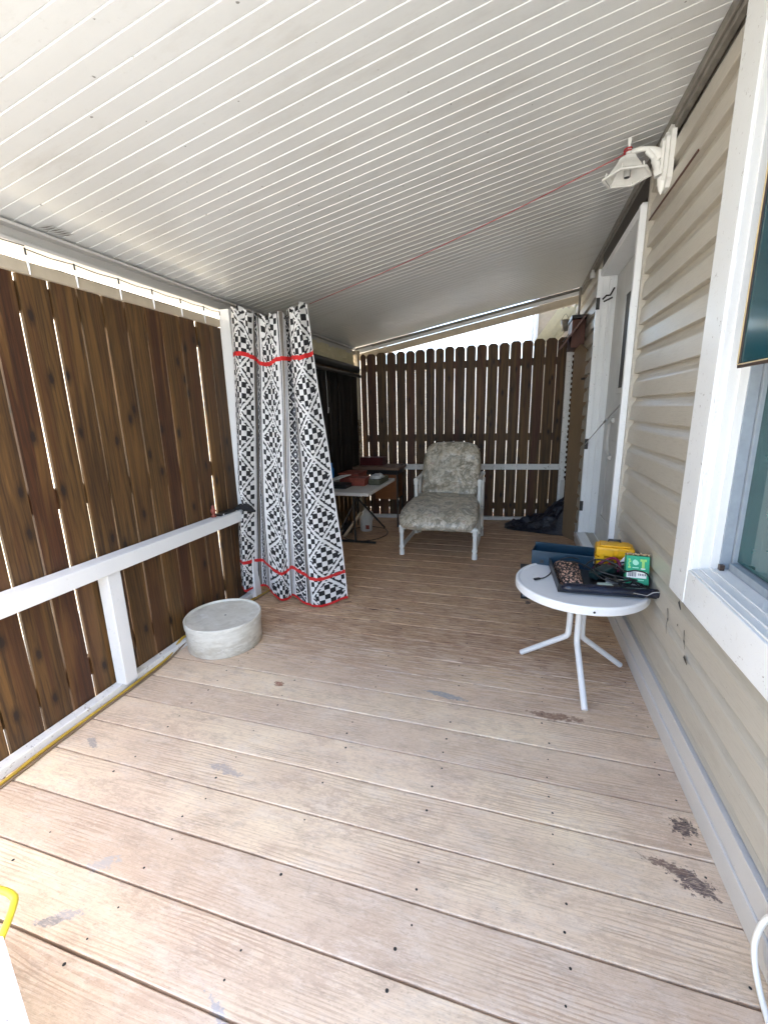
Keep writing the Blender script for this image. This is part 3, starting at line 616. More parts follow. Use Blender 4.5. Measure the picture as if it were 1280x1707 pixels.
c.v = vs; c.f = fs; c.sm = [True]*len(fs); c.mi = [pat(S*(i+.5)/ns, LEN*(j+.5)/nz) for j in range(nz) for i in range(ns)]
cur = c.build('curtain', ['cotton', 'yarn', 'red', 'taupe', 'greyy'])
tag(cur, 'floor length black and white woven curtain with diamond pattern and red stripes', 'curtain')
b = MB(); b.tube(spline([(-2.07, 2.93, 2.19), (-1.9, 2.93, 2.175), (-1.65, 2.93, 2.15), (-1.42, 2.93, 2.18)], 4), .006, 8); tag(b.build('curtain_rod', 'blackm'), 'thin rod the patterned curtain hangs from', 'rod')

# roller shade in the dark bay
rs = thing('roller_shade', 'black sheer roller shade hung in front of the far left fence', 'shade', (-2.05, 4.4, 2.1))
b = MB(); b.tube([(-2.06, 3.3, 2.075), (-2.06, 5.70, 2.05)], .045, 14); b.tube([(-2.03, 3.3, 1.985), (-2.03, 5.72, 1.965)], .020, 10); b.build('roller_tube', 'blackm', rs)
b = MB(); n = 40; vs = []
for i in range(n+1):
    y = 3.3+2.38*i/n
    for z in (1.97, 1.3, .62): vs.append((-2.075+.008*math.sin(i*1.3), y, z))
b.add(vs, [[i*3+j, i*3+j+1, i*3+4+j, i*3+3+j] for i in range(n) for j in range(2)], 0, True); b.build('shade_fabric', 'screen', rs)
b = MB(); b.tube([(-2.04, 4.62, 1.96), (-2.035, 4.62, 1.5)], .002, 5); b.tube([(-2.035, 4.62, 1.50), (-2.02, 4.60, 1.56)], .006, 6); b.build('pull_cord', 'white', rs)
# crinkled plastic sheet above the shade
b = MB(); n = 60; vs = []
for i in range(n+1):
    y = 3.1+2.6*i/n
    for k in range(6): vs.append((-2.10+.02*noise.noise(Vector((y*9, k*.8, 1))), y, 2.10+.033*k))
b.add(vs, [[i*6+j, i*6+j+1, i*6+7+j, i*6+6+j] for i in range(n) for j in range(5)], 0, False)
tag(b.build('crinkled_sheet', 'soffit'), 'pale crinkled sheet stretched above the black shade', 'sheet')

# ================================================================ lounge chair
ch = thing('lounge_chair', 'white tube framed lounge chair with faded grey green cushions facing the camera', 'chair', (-.72, 4.7, 0))
def tubes(name, paths, r=.021, par=ch, mat='pvc', joints=True, seg=12):
    b = MB()
    for q in paths:
        b.tube(q, r, seg)
        if joints:
            for e, o in ((0, 1), (-1, -2)):
                A = Vector(q[e]); B = Vector(q[o]); dv = (B-A).normalized(); b.tube([A-dv*.012, A+dv*.045], r*1.28, seg)
    return b.build(name, mat, par)
XL, XR = -1.105, -.345
for X in (XL, XR):
    tubes('front_leg', [[(X, 4.26, .022), (X, 4.26, .30)]])
    tubes('floor_runner', [[(X, 4.26, .10), (X, 5.15, .10)]])
    xa = X+(.03 if X == XL else -.01)
    tubes('arm_post', [[(xa, 4.84, .10), (xa, 4.84, .715)]])
    tubes('armrest', [[(xa, 4.84, .72), (xa, 5.32, .745)]])
    tubes('rear_leg', [[(X, 5.15, .022), (X, 5.22, .70)]])
tubes('front_rail', [[(XL, 4.26, .315), (XR, 4.26, .315)]])
tubes('side_rail', [[(XL, 4.26, .315), (XL, 5.1, .36)]]); tubes('side_rail', [[(XR, 4.26, .315), (XR, 5.1, .36)]])
tubes('rear_rail', [[(XL, 5.18, .36), (XR, 5.18, .36)]])
tubes('back_frame', [[(XL+.06, 5.08, .36), (XL+.08, 5.42, 1.02), (XR-.08, 5.42, 1.02), (XR-.06, 5.08, .36)]])
def cushion(name, W, L, T, mat4, puff=1, seed=0, taper=0, curve=0):
    n = 44; b = MB(); vs = []
    for sgn in (1, -1):
        for j in range(n+1):
            for i in range(n+1):
                u_ = -1+2*i/n; v_ = -1+2*j/n
                # squircle outline
                k = 1-.055*(abs(u_)**5*abs(v_)**5)**.6*3
                x = u_*W/2*k*(1-taper*(v_+1)/2); y = v_*L/2*k
                e = max(0, (1-abs(u_)**7)*(1-abs(v_)**7)); z = sgn*T/2*e**.42
                w1 = noise.noise(Vector((x*6+seed, y*5, sgn))); w2 = noise.noise(Vector((x*15+seed, y*13, sgn*3)))
                z += sgn*e**.5*(w1*.020+w2*.010)*puff
                z += curve*(1-v_)**3*-.02
                vs.append(mat4@Vector((x, y, z)))
    m = (n+1)**2
    fs = [[q*m+j*(n+1)+i, q*m+j*(n+1)+i+1, q*m+(j+1)*(n+1)+i+1, q*m+(j+1)*(n+1)+i] for q in (0, 1) for j in range(n) for i in range(n)]
    b.add(vs, fs, 0, True); o = b.build(name, 'cushion', ch)
    bm = bmesh.new(); bm.from_mesh(o.data); bmesh.ops.remove_doubles(bm, verts=bm.verts, dist=.0015); bmesh.ops.recalc_face_normals(bm, faces=bm.faces); bm.to_mesh(o.data); bm.free()
    return o
cushion('seat_cushion', .89, .98, .16, rotm((-.738, 4.64, .462), 0, .035), 1.0, 3, .17, .6)
cushion('back_cushion', .71, .76, .15, rotm((-.722, 5.20, .78), 0, math.radians(63)), 1.5, 11, .03)

# ================================================================ round side table
TX, TY, TZ = .372, 2.42, .575
tb = thing('side_table', 'small round white side table with three bent tube legs beside the siding', 'table', (TX, TY, 0))
b = MB(); R_ = .335
b.lathe([(.0, TZ-.006), (R_-.022, TZ-.006), (R_-.018, TZ-.002), (R_-.012, TZ), (R_-.004, TZ-.002), (R_, TZ-.010), (R_, TZ-.042), (R_-.004, TZ-.046), (R_-.008, TZ-.040), (R_-.008, TZ-.012), (0, TZ-.012)], (TX, TY, 0), 72, 0, smooth=False)
b.build('tabletop', 'tabletop', tb)
for a in (math.radians(-86), ):
    b = MB(); p_ = (TX+(R_+.001)*math.cos(a), TY+(R_+.001)*math.sin(a), TZ-.026); b.lathe([(0, .003), (.005, .002), (.006, 0)], p_, 10, 0, (math.cos(a), math.sin(a), 0)); b.build('rim_screw', 'blackm', tb)
for a in (-90+4, 30, 150):
    ca, sa = math.cos(math.radians(a)), math.sin(math.radians(a)); P = []
    for r_, z in ((.038, TZ-.02), (.038, .40), (.040, .27), (.048, .235), (.072, .212), (.32, .012)): P.append((TX+r_*ca, TY-.01+r_*sa, z))
    pts = [P[0], P[1]]+spline(P[1:5], 5)[1:]+[P[5]]
    b = MB(); b.tube(pts, .016, 12); b.build('leg', 'tabletop', tb)
b = MB(); b.box((TX-.06, TY-.07, TZ-.03), (TX+.06, TY+.05, TZ-.014), bev=.003); b.build('leg_bracket', 'tabletop', tb)
T0 = TZ-.005
# blue tool tray
bt = thing('tool_box', 'open blue metal tool box tray on the far left of the round table', 'tool box', (.30, 2.8, T0))
m = rotm((.128, 2.66, T0), math.radians(-10))
b = MB(); L_, W_, H_ = .34, .145, .085; th = .003
for a, c_ in (((0, 0, 0), (L_, W_, th)), ((0, 0, th), (L_, th, H_)), ((0, W_-th, th), (L_, W_, H_+.012)), ((0, th, th), (th, W_-th, H_)), ((L_-th, th, th), (L_, W_-th, H_))): b.box(a, c_, 0, m, .0008)
b.tube([m@Vector((0, 0, H_)), m@Vector((L_, 0, H_))], .004, 6); b.tube([m@Vector((0, W_, H_+.012)), m@Vector((L_, W_, H_+.012))], .004, 6)
b.build('tray', 'blue', bt)
b = MB(); b.box((.05, -.006, .012), (.07, -.0, .032), 0, m); b.build('clasp', 'blackm', bt)
b = MB(); mm = m@rotm((.03, .05, .045), -.05, 0, -.02); b.box((0, 0, 0), (.29, .028, .004), 0, mm); b.lathe([(0, 0), (.014, .001), (.014, .005), (0, .006)], mm@Vector((.0, .014, 0)), 12); tag(b.build('steel_ruler', 'steel'), 'steel ruler lying inside the blue tool tray', 'ruler')
# yellow case
yc = thing('tool_case', 'small yellow hard plastic case with black handle, behind the cables on round table', 'case', (.61, 2.86, T0))
m = rotm((.582, 2.685, T0), math.radians(-6))
m = m@Matrix.Diagonal((1.12, 1.1, 1.3, 1))
b = MB(); b.box((-.085, -.055, 0), (.085, .055, .058), 0, m, .006); b.box((-.092, -.060, .050), (.092, .060, .062), 0, m, .003)
for x in (-.06, -.02, .03, .07): b.box((x-.008, -.0585, .006), (x+.008, -.0545, .048), 0, m, .001)
b.build('case_body', 'yellow', yc)
b = MB(); b.box((-.088, -.058, .064), (.088, .058, .108), 0, m, .010); b.box((-.07, -.045, .1085), (.07, .045, .116), 0, m, .004); 
b.box((-.078, -.066, .070), (-.01, -.0585, .100), 0, m, .002); b.box((.01, -.066, .070), (.078, -.0585, .100), 0, m, .002); b.build('case_lid', 'yellow', yc)
b = MB(); b.tube([m@Vector(q) for q in ((-.028, .03, .112), (-.026, .03, .124), (.026, .03, .124), (.028, .03, .112))], .007, 8); b.build('handle', 'black', yc)
for x in (-.061, .061):
    b = MB(); b.box((x-.011, -.071, .052), (x+.011, -.0665, .085), 0, m, .001); b.build('latch', 'yellow', yc)
# green carton
gc = thing('carton', 'green printed cardboard box with white barcode label at right of round table', 'carton', (.66, 2.55, T0))
m = rotm((.632, 2.36, T0+.034), math.radians(-4), math.radians(-16))
b = MB(); GW, GH, GD = .105, .145, .062; b.box((-GW/2, 0, 0), (GW/2, GD, GH), 0, m, .002); b.build('carton_body', 'green', gc)
b = MB(); b.box((-GW/2+.004, -.0010, .032), (GW/2-.012, -.0003, .066), 0, m)
b.build('label_sticker', 'paper', gc)
b = MB(); x = -GW/2+.010
for wd in (.0012, .003, .001, .0035, .0015, .004, .0012, .002, .001, .003): b.box((x, -.0018, .038), (x+wd, -.0011, .062), 0, m); x += wd+.0016
for k in range(5): b.box((.004+k*.0075, -.0018, .045), (.008+k*.0075, -.0011, .056), 0, m)
b.build('barcode', 'ink', gc)
b = MB(); b.lathe([(0, .001), (.015, 0)], m@Vector((-.010, -.0008, .112)), 20, 0, (0, -1, .36)); b.build('round_logo', 'mint', gc)
b = MB(); b.box((.018, -.0014, .084), (.030, -.0004, .130), 0, m); b.box((.010, -.0014, .118), (.038, -.0005, .130), 0, m)
for k in range(5): b.box((-.044+.002*(k % 2), -.0014, .082+k*.010), (-.032-.003*(k % 3), -.0004, .089+k*.010), 0, m)
b.box((-.024, -.0014, .082), (.004, -.0004, .087), 1, m); b.box((-.02, -.0014, .020), (.030, -.0004, .024), 1, m); b.build('print', ['lime', 'mint'], gc)
b = MB(); b.box((.014, -.0016, .078), (.034, -.0005, .083), 0, m); b.build('white_print', 'paper', gc)
b = MB()
for k in range(9): b.tube([m@Vector((-.048+k*.012, .004, GH+.008+.003*(k % 2))), m@Vector((-.048+k*.012, GD-.004, GH+.006))], .0058, 7)
tag(b.build('bullet_clips', 'brass'), 'row of small brown plugs lying on top of the green carton', 'plugs')
# black tray organiser
tr = thing('desk_tray', 'long dark navy plastic tray overhanging the near right edge of round table', 'tray', (.5, 2.33, T0))
m = rotm((.245, 2.245, T0+.001), math.radians(2.5))
b = MB(); b.box((0, 0, 0), (.49, .40, .004), 0, m, .001); b.box((0, 0, .0045), (.006, .40, .05), 0, m, .001); b.box((.0065, .394, .0045), (.36, .40, .03), 0, m, .001); b.box((.0065, .0, .0045), (.40, .006, .042), 0, m, .001); b.build('tray_base', 'black', tr)
b = MB(); P = []
for t in range(41):
    x = .012+.478*t/40; e = min(1, (1-abs(2*t/40-1))*7)**.5; P.append((x, e))
vs = []
for x, e in P:
    for k in range(10):
        an = 2*PI*k/10; vs.append(m@Vector((x, -.004+.028*e*math.cos(an), .030+.024*e*math.sin(an)*(1 if x < .3 else .9))))
b.add(vs, [[i*10+k, i*10+(k+1) % 10, (i+1)*10+(k+1) % 10, (i+1)*10+k] for i in range(40) for k in range(10)], 0, True); b.build('front_roll', 'navy', tr)
b = MB(); b.tube([m@Vector(q) for q in ((.34, -.035, .038), (.40, -.034, .028), (.425, -.034, .046), (.455, -.033, .050))], .0025, 6); b.build('silver_mark', 'steel', tr)
# leopard cloth
b = MB(); n = 26; vs = []
for sgn in (1,):
    for j in range(n+1):
        for i in range(n+1):
            u_ = -1+2*i/n; v_ = -1+2*j/n; e = max(0, (1-u_**4)*(1-v_**4))
            x = .322+u_*.062*(1+.15*v_); y = 2.47+v_*.185
            z = T0+.006+.052*e**.4+e*.012*noise.noise(Vector((x*26, y*26, 1)))-(.008 if abs(v_-.35) < .06 else 0)*e
            vs.append((x, y, z))
b.add(vs, [[j*(n+1)+i, j*(n+1)+i+1, (j+1)*(n+1)+i+1, (j+1)*(n+1)+i] for j in range(n) for i in range(n)], 0, True)
b.add([(.25, 2.28, T0+.005), (.39, 2.28, T0+.005), (.39, 2.66, T0+.005), (.25, 2.66, T0+.005)], [[0, 1, 2, 3]])
tag(b.build('folded_cloth', 'leopard'), 'crumpled black and tan leopard print cloth in the tray on round table', 'cloth')
# charger brick
m = rotm((.478, 2.43, T0+.062), math.radians(38), 0, math.radians(-12))
b = MB(); b.box((-.065, -.03, -.018), (.065, .03, .018), 0, m, .006); tag(b.build('charger', 'teal'), 'black power adapter brick resting on the cables', 'charger')
b = MB(); m2 = rotm((.47, 2.31, T0+.012), .2); b.box((-.03, -.02, 0), (.04, .02, .03), 0, m2, .006); b.lathe([(0, .032), (.009, .03), (.009, .022)], (.475, 2.292, T0+.0), 12); tag(b.build('night_light', 'paleglass'), 'pale translucent plastic night light beneath the power adapter', 'night light')
# cables
def cable(name, label, pts, r, mat, n=8, seg=7):
    b = MB(); b.tube(spline(pts, n), r, seg); return tag(b.build(name, mat), label, 'cable', 'cables lying about the porch')
rnd = random.Random(5); pts = []
for k in range(46):
    a = k*.62; r_ = .075+.02*math.sin(k*1.7); pts.append((.545+r_*1.2*math.cos(a)+.01*rnd.random(), 2.46+r_*1.5*math.sin(a), T0+.030+.040*rnd.random()+.014*math.sin(a*2)))
cable('cable', 'bundle of coiled black charging cable in the middle of round table', pts, .0048, 'black')
pts = [(.48, 2.52, T0+.07), (.54, 2.44, T0+.085), (.575, 2.36, T0+.10), (.61, 2.33, T0+.118), (.655, 2.33, T0+.110), (.685, 2.36, T0+.075), (.69, 2.36, T0+.035), (.65, 2.31, T0+.025), (.58, 2.33, T0+.03), (.53, 2.38, T0+.05)]
pts = [(x if x < .694 else .694, y, z) for x, y, z in pts]
cable('cable', 'thick black cable looping across the front of the green carton', pts, .0042, 'black')
cable('cable', 'black cable with small plug lying bare on white tabletop', [(.40, 2.62, T0+.06), (.33, 2.60, T0+.075), (.27, 2.60, T0+.045), (.245, 2.57, T0+.02), (.225, 2.49, T0+.008), (.19, 2.42, T0+.007), (.160, 2.395, T0+.008)], .0032, 'black')
b = MB(); b.obox((.165, 2.40, T0+.008), (.135, 2.378, T0+.008), .016, .009, bev=.002); tag(b.build('usb_plug', 'black'), 'small black plug at the loose cable end on the tabletop', 'plug')
cable('cable', 'dark magenta cable curled between yellow case and power adapter', [(.46, 2.57, T0+.03), (.50, 2.59, T0+.06), (.545, 2.585, T0+.09), (.57, 2.55, T0+.10), (.58, 2.51, T0+.075), (.56, 2.49, T0+.05), (.53, 2.53, T0+.07), (.56, 2.585, T0+.075)], .008, 'magenta')
rnd = random.Random(9); pts = []
for k in range(26):
    a = k*.8; pts.append((.60+.06*math.cos(a), 2.315+.05*math.sin(a)+.02*rnd.random(), T0+.024+.02*rnd.random()))
cable('cable', 'smaller black cable coil lying in front of the green carton', pts, .003, 'black')
b = MB(); m = rotm((.60, 2.565, T0+.075), math.radians(15), math.radians(35), math.radians(-50)); b.box((-.045, -.012, 0), (.045, .012, .002), 0, m); tag(b.build('paper_tag', 'paper'), 'white paper tag standing between yellow case and green carton', 'paper')
b = MB(); b.box((.50, 2.415, T0+.006), (.66, 2.45, T0+.02), 0, rotm((0, 0, 0), 0)); tag(b.build('white_strip', 'paper'), 'white plastic strip lying under the black cables', 'strip')
b = MB(); b.box((.56, 2.50, T0+.0), (.67, 2.60, T0+.05), bev=.010); tag(b.build('dark_pouch', 'black'), 'black pouch tucked behind the paper tag', 'pouch')
# box on the floor behind the table
sb = thing('storage_box', 'grey storage box with black rim standing on the deck behind the round table', 'box', (.3, 3.5, 0))
b = MB(); b.box((.104, 3.425, .004), (.50, 3.70, .17), bev=.008); b.build('box_body', 'vinylgrey', sb)
b = MB(); b.box((.098, 3.418, .0), (.506, 3.424, .018)); b.box((.098, 3.418, .0185), (.110, 3.424, .19)); b.box((.09, 3.41, .172), (.51, 3.71, .196), bev=.004); b.build('box_rim', 'black', sb)

# ================================================================ round tin
CX, CY = -1.83, 2.245
tn = thing('round_tin', 'low round whitewashed tin with lid on the deck beside the left railing', 'tin', (CX, CY, 0))
R_ = .246
b = MB(); b.lathe([(0, 0), (R_-.012, 0), (R_-.006, .006), (R_-.006, .17)], (CX, CY, 0), 72, 0, smooth=True); b.build('tin_body', 'tin', tn)
b = MB(); b.lathe([(R_-.005, .152), (R_, .154), (R_+.001, .196), (R_-.003, .201), (R_-.009, .200), (R_-.013, .190), (R_-.02, .188), (0, .186)], (CX, CY, 0), 72, 0, smooth=False)
b.lathe([(0, .0015), (.006, .001), (.007, 0)], (CX+.01, CY+.01, .187), 10, 1); b.build('lid', ['tin', 'blackm'], tn)

# ================================================================ wall lamp, red string
wl = thing('wall_lamp', 'white outdoor wall lamp with curved arm and glassless flared shade, under the ceiling', 'lamp', (.70, 2.92, 2.7))
LY = 2.89
b = MB(); oc = [(-.035, -.14), (.035, -.14), (.065, -.105), (.065, .105), (.035, .14), (-.035, .14), (-.065, .105), (-.065, -.105)]
def wallm(x, y, z): return Matrix(((0, 0, -1, x), (1, 0, 0, y), (0, 1, 0, z), (0, 0, 0, 1)))
b.prism(oc, .022, wallm(.702, LY, 2.728)); b.prism([(x*.72, y*.74) for x, y in oc], .016, wallm(.679, LY, 2.735)); b.prism([(x*.5, y*.55) for x, y in oc], .012, wallm(.662, LY, 2.742))
b.lathe([(.0, -.13), (.012, -.11), (.020, -.08), (.024, -.05)], (.672, LY, 2.70), 14, 0, smooth=True); b.build('back_plate', 'pvc', wl)
b = MB(); pts = spline([(.66, LY, 2.74), (.64, LY, 2.765), (.60, LY, 2.79), (.55, LY, 2.795), (.515, LY, 2.785)], 6); b.tube(pts, [.034-.022*min(1, i/(len(pts)*.5)) for i in range(len(pts))], 12)
b.tube(spline([(.655, LY, 2.66), (.645, LY, 2.70), (.625, LY, 2.745), (.59, LY, 2.785)], 6), [.022]*6+[.02]*6+[.014]*7, 10); b.build('arm', 'pvc', wl)
LX = .505
b = MB(); b.lathe([(0, .075), (.011, .07), (.009, .045), (.006, .035), (.012, .02), (.016, .008), (.010, -.005), (.022, -.012)], (LX, LY, 2.785), 16, 0, smooth=True); b.build('finial', 'pvc', wl)
b = MB()
def ring(z, h, rot=.1): return [(LX+h*1.22*math.cos(rot+k*PI/3), LY+h*1.22*math.sin(rot+k*PI/3), z) for k in range(6)]
lv = [(2.778, .018), (2.768, .034), (2.748, .042), (2.735, .050), (2.712, .066), (2.695, .075), (2.680, .098)]
vs = []
for z, h in lv: vs += ring(z, h)
b.add(vs, [[i*6+k, i*6+(k+1) % 6, (i+1)*6+(k+1) % 6, (i+1)*6+k] for i in range(len(lv)-1) for k in range(6)]+[[0, 1, 2, 3, 4, 5]])
o4, i4 = ring(2.680, .100), ring(2.680, .088); o5, i5 = ring(2.672, .100), ring(2.672, .088)
b.add(o4+i4+o5+i5, [[a+k, a+(k+1) % 6, c_+(k+1) % 6, c_+k] for a, c_ in ((0, 6), (12, 18), (0, 12), (6, 18)) for k in range(6)])
for p4 in i4: b.tube([Vector(p4)-Vector((0, 0, .004)), Vector(p4)*.93+Vector((LX, LY, 2.72))*.07+Vector((0, 0, .022))], .004, 6)
b.build('shade', 'pvc', wl)
b = MB(); b.lathe([(.016, -.01), (.017, .05), (.0, .052)], (LX, LY, 2.685), 16, 0, smooth=True); b.build('socket', 'jug', wl)
b = MB(); b.lathe([(0, 0), (.012, 0), (.012, .01)], (LX, LY, 2.6735), 12); b.build('socket_hole', 'blackm', wl)
A = Vector((LX-.006, LY, 2.790)); B = Vector((-1.72, 3.62, 2.40)); pts = [A+(B-A)*t+Vector((0, 0, -.028*math.sin(PI*t))) for t in [i/16 for i in range(17)]]
b = MB(); b.tube(pts, .0024, 6); b.tube([A+Vector((.018*math.cos(k*.9), .018*math.sin(k*.9), -.004+.0016*k)) for k in range(16)], .004, 6)
tag(b.build('red_string', 'redstr'), 'red string tied to the wall lamp and stretched below the ceiling', 'string')

# ================================================================ string lights along the header
sl = thing('string_lights', 'black wire of small clear drop bulbs hung along the header above the left fence', 'string lights', (-2.08, 1.8, 2.2))
ys = [.9, 1.22, 1.565, 1.79, 2.04, 2.27, 2.50, 2.72, 2.89]
for k, (ya, yc_) in enumerate(zip(ys[:-1], ys[1:])):
    b = MB(); zt = 2.228+(.012 if k < 2 else 0); b.tube([(-2.085, ya, zt), (-2.085, (ya+yc_)/2, zt-.006), (-2.085, yc_, zt)], .0022, 5); b.build('wire', 'blackm', sl)
for k, y in enumerate(ys):
    b = MB(); b.tube([(-2.085, y, 2.232), (-2.084, y, 2.203)], .0038, 6); b.build('lamp_holder', 'blackm', sl)
    b = MB(); b.tube([(-2.084, y, 2.203), (-2.083, y+.002, 2.165), (-2.083, y+.003, 2.125)], [.0035, .005, .003], 6); b.build('bulb', 'bulb', sl)
cable('cable', 'thin black wire sagging from header down along the cream board', [(-2.088, .9, 2.222), (-2.088, 1.3, 2.196), (-2.088, 1.7, 2.181), (-2.088, 2.1, 2.178), (-2.088, 2.45, 2.176)], .0018, 'blackm')

# ================================================================ cords on the floor
cable('extension_cord', 'yellow extension cord lying along the foot of the left railing', [(-2.0, .55, .01), (-2.01, .98, .01), (-2.022, 1.14, .012), (-2.03, 1.36, .008), (-2.028, 1.60, .010), (-2.036, 1.80, .010), (-2.045, 1.95, .014), (-2.072, 2.10, .05), (-2.078, 2.16, .052), (-2.07, 2.30, .05), (-2.055, 2.55, .014), (-2.03, 2.85, .008), (-1.99, 3.06, .008), (-2.00, 3.4, .008)], .0085, 'yellowcable')
cable('extension_cord', 'brown cord running beside the yellow one at the railing foot', [(-1.99, .55, .009), (-1.992, 1.0, .009), (-2.004, 1.2, .01), (-2.012, 1.45, .008), (-2.010, 1.7, .010), (-2.02, 1.9, .010), (-2.04, 2.05, .020), (-2.055, 2.2, .03), (-2.04, 2.5, .01), (-2.0, 2.85, .008), (-1.97, 3.1, .008)], .0055, 'tanboard')
cable('white_cable', 'white cable hanging in a loop at the near right wall foot', [(.685, .88, .35), (.672, .98, .33), (.665, 1.055, .25), (.662, 1.082, .16), (.66, 1.075, .09), (.66, 1.03, .035), (.655, .95, .014), (.64, .85, .010), (.60, .75, .010)], .0075, 'pvc')

# ================================================================ items on the handrail
b = MB(); b.box((-2.085, 2.58, .784), (-2.02, 2.76, .800), bev=.004); tag(b.build('phone_case', 'black'), 'flat black case lying on the far end of left handrail', 'case')
b = MB(); n = 20; vs = []
for j in range(13):
    for i in range(n):
        a = 2*PI*i/n; t = j/12; r_ = .034*math.sin(PI*max(.04, min(.96, t)))**.6; p_ = Vector((-2.055+.16*t, 2.80+.02*t, .79+.02*math.sin(t*4)))
        q = r_*(1+.5*noise.noise(Vector((a*2, t*7, 1)))); vs.append(p_+Vector((0, q*math.cos(a), q*.8*math.sin(a))))
b.add(vs, [[j*n+i, j*n+(i+1) % n, (j+1)*n+(i+1) % n, (j+1)*n+i] for j in range(12) for i in range(n)], 0, True)
tag(b.build('black_tie', 'yarn'), 'bunched black cloth tie at the end of left handrail against the curtain', 'tie')
hg = thing('figurine', 'small pale pink glass ornament standing on the handrail at wide fence gap', 'ornament', (-2.06, 2.53, .784))
b = MB(); b.lathe([(0, 0), (.018, .001), (.02, .01), (.008, .02), (.016, .035), (.020, .05), (.008, .07), (.011, .08), (0, .092)], (-2.06, 2.55, .784), 14, 0, smooth=True); b.build('ornament_body', 'terracotta', hg)
b = MB(); b.lathe([(0, 0), (.012, .001), (.012, .014), (0, .016)], (-2.03, 2.61, .784), 12); b.build('ornament_foot', 'paper', hg)

# ================================================================ dark corner: folding table and what is on it
ft = thing('folding_table', 'pale folding table with black steel legs in the dark far left corner', 'table', (-1.75, 4.55, 0))
FT = .705
b = MB(); b.box((-2.05, 4.03, FT-.035), (-1.385, 5.05, FT), bev=.008); b.build('tabletop', 'beam', ft)
for y in (4.58,):
    b = MB(); b.tube([(-2.02, y, .015), (-1.50, y, .015)], .014, 8); b.build('foot_bar', 'blackm', ft)
    b = MB(); b.tube([(-1.75, y, .015), (-1.76, y, FT-.036)], .013, 8); b.build('leg', 'blackm', ft)
    b = MB(); b.tube([(-1.75, 4.58, .35), (-1.76, 4.98, FT-.04)], .008, 8); b.build('brace', 'blackm', ft)
b = MB(); b.tube([(-1.98, 4.50, .02), (-1.72, 4.72, .60)], .009, 8); b.build('brace', 'blackm', ft)
b = MB(); b.tube([(-1.80, 4.60, .62), (-1.50, 4.95, .10)], .011, 8); b.build('brace', 'blackm', ft)
def lump(name, label, cat, c0, sx, sy, sz, mat, seed=0, flat=.5):
    b = MB(); n, m_ = 24, 12; vs = []
    for j in range(m_+1):
        for i in range(n):
            a = 2*PI*i/n; t = PI*j/m_; x, y, z = math.sin(t)*math.cos(a), math.sin(t)*math.sin(a), math.cos(t)
            q = 1+.3*noise.noise(Vector((x*2+seed, y*2, z*2))); z = max(z, -flat)
            vs.append((c0[0]+x*sx*q, c0[1]+y*sy*q, c0[2]+z*sz*q+sz*flat))
    b.add(vs, [[j*n+i, j*n+(i+1) % n, (j+1)*n+(i+1) % n, (j+1)*n+i] for j in range(m_) for i in range(n)], 0, True)
    return tag(b.build(name, mat), label, cat)
b = MB(); b.box((-1.74, 4.42, FT), (-1.56, 4.60, FT+.075), bev=.008); b.box((-1.75, 4.41, FT+.076), (-1.55, 4.61, FT+.088), bev=.003); tag(b.build('plastic_tub', 'terracotta'), 'terracotta red plastic tub in the middle of the folding table', 'tub', 'tubs on the folding table')
b = MB(); b.box((-1.93, 4.60, FT), (-1.70, 4.90, FT+.10), bev=.006); b.box((-1.94, 4.59, FT+.101), (-1.69, 4.91, FT+.112), bev=.003); tag(b.build('plastic_tub', 'terracotta'), 'larger red brown tub at the back of the folding table', 'tub', 'tubs on the folding table')
b = MB(); b.box((-1.545, 4.50, FT), (-1.41, 4.86, FT+.065), bev=.012); tag(b.build('basket', 'olive'), 'olive basket on the right side of the folding table', 'basket')
lump('rag', 'pale rag heaped in the olive basket', 'rag', (-1.49, 4.66, FT+.06), .07, .13, .035, 'jug', 4, .3)
b = MB(); b.box((-1.92, 4.22, FT), (-1.70, 4.40, FT+.045), 0, None, .006); tag(b.build('black_case', 'black'), 'low black case near the front of the folding table', 'case')
b = MB(); b.box((-2.0, 4.08, FT+.001), (-1.84, 4.30, FT+.012), 0, rotm((0, 0, 0), 0)); tag(b.build('magazine', 'mint'), 'pale green magazine at the front left of the folding table', 'magazine')
b = MB(); b.obox((-1.98, 4.40, FT+.05), (-1.82, 4.62, FT+.10), .10, .008); tag(b.build('paper_sheets', 'paper'), 'loose papers leaning across the folding table', 'papers')
sp = thing('spray_can', 'blue spray can standing at the back left of the folding table', 'can', (-2.0, 4.93, FT))
sx_, sy_ = -2.005, 4.55
b = MB(); b.lathe([(0, 0), (.032, 0), (.032, .17), (.022, .19), (.018, .192)], (sx_, sy_, FT), 20, 0, smooth=True); b.build('can_body', 'spray', sp)
b = MB(); b.lathe([(.02, .192), (.02, .235), (.0, .24)], (sx_, sy_, FT), 16, 0, smooth=True); b.build('cap', 'spray', sp)
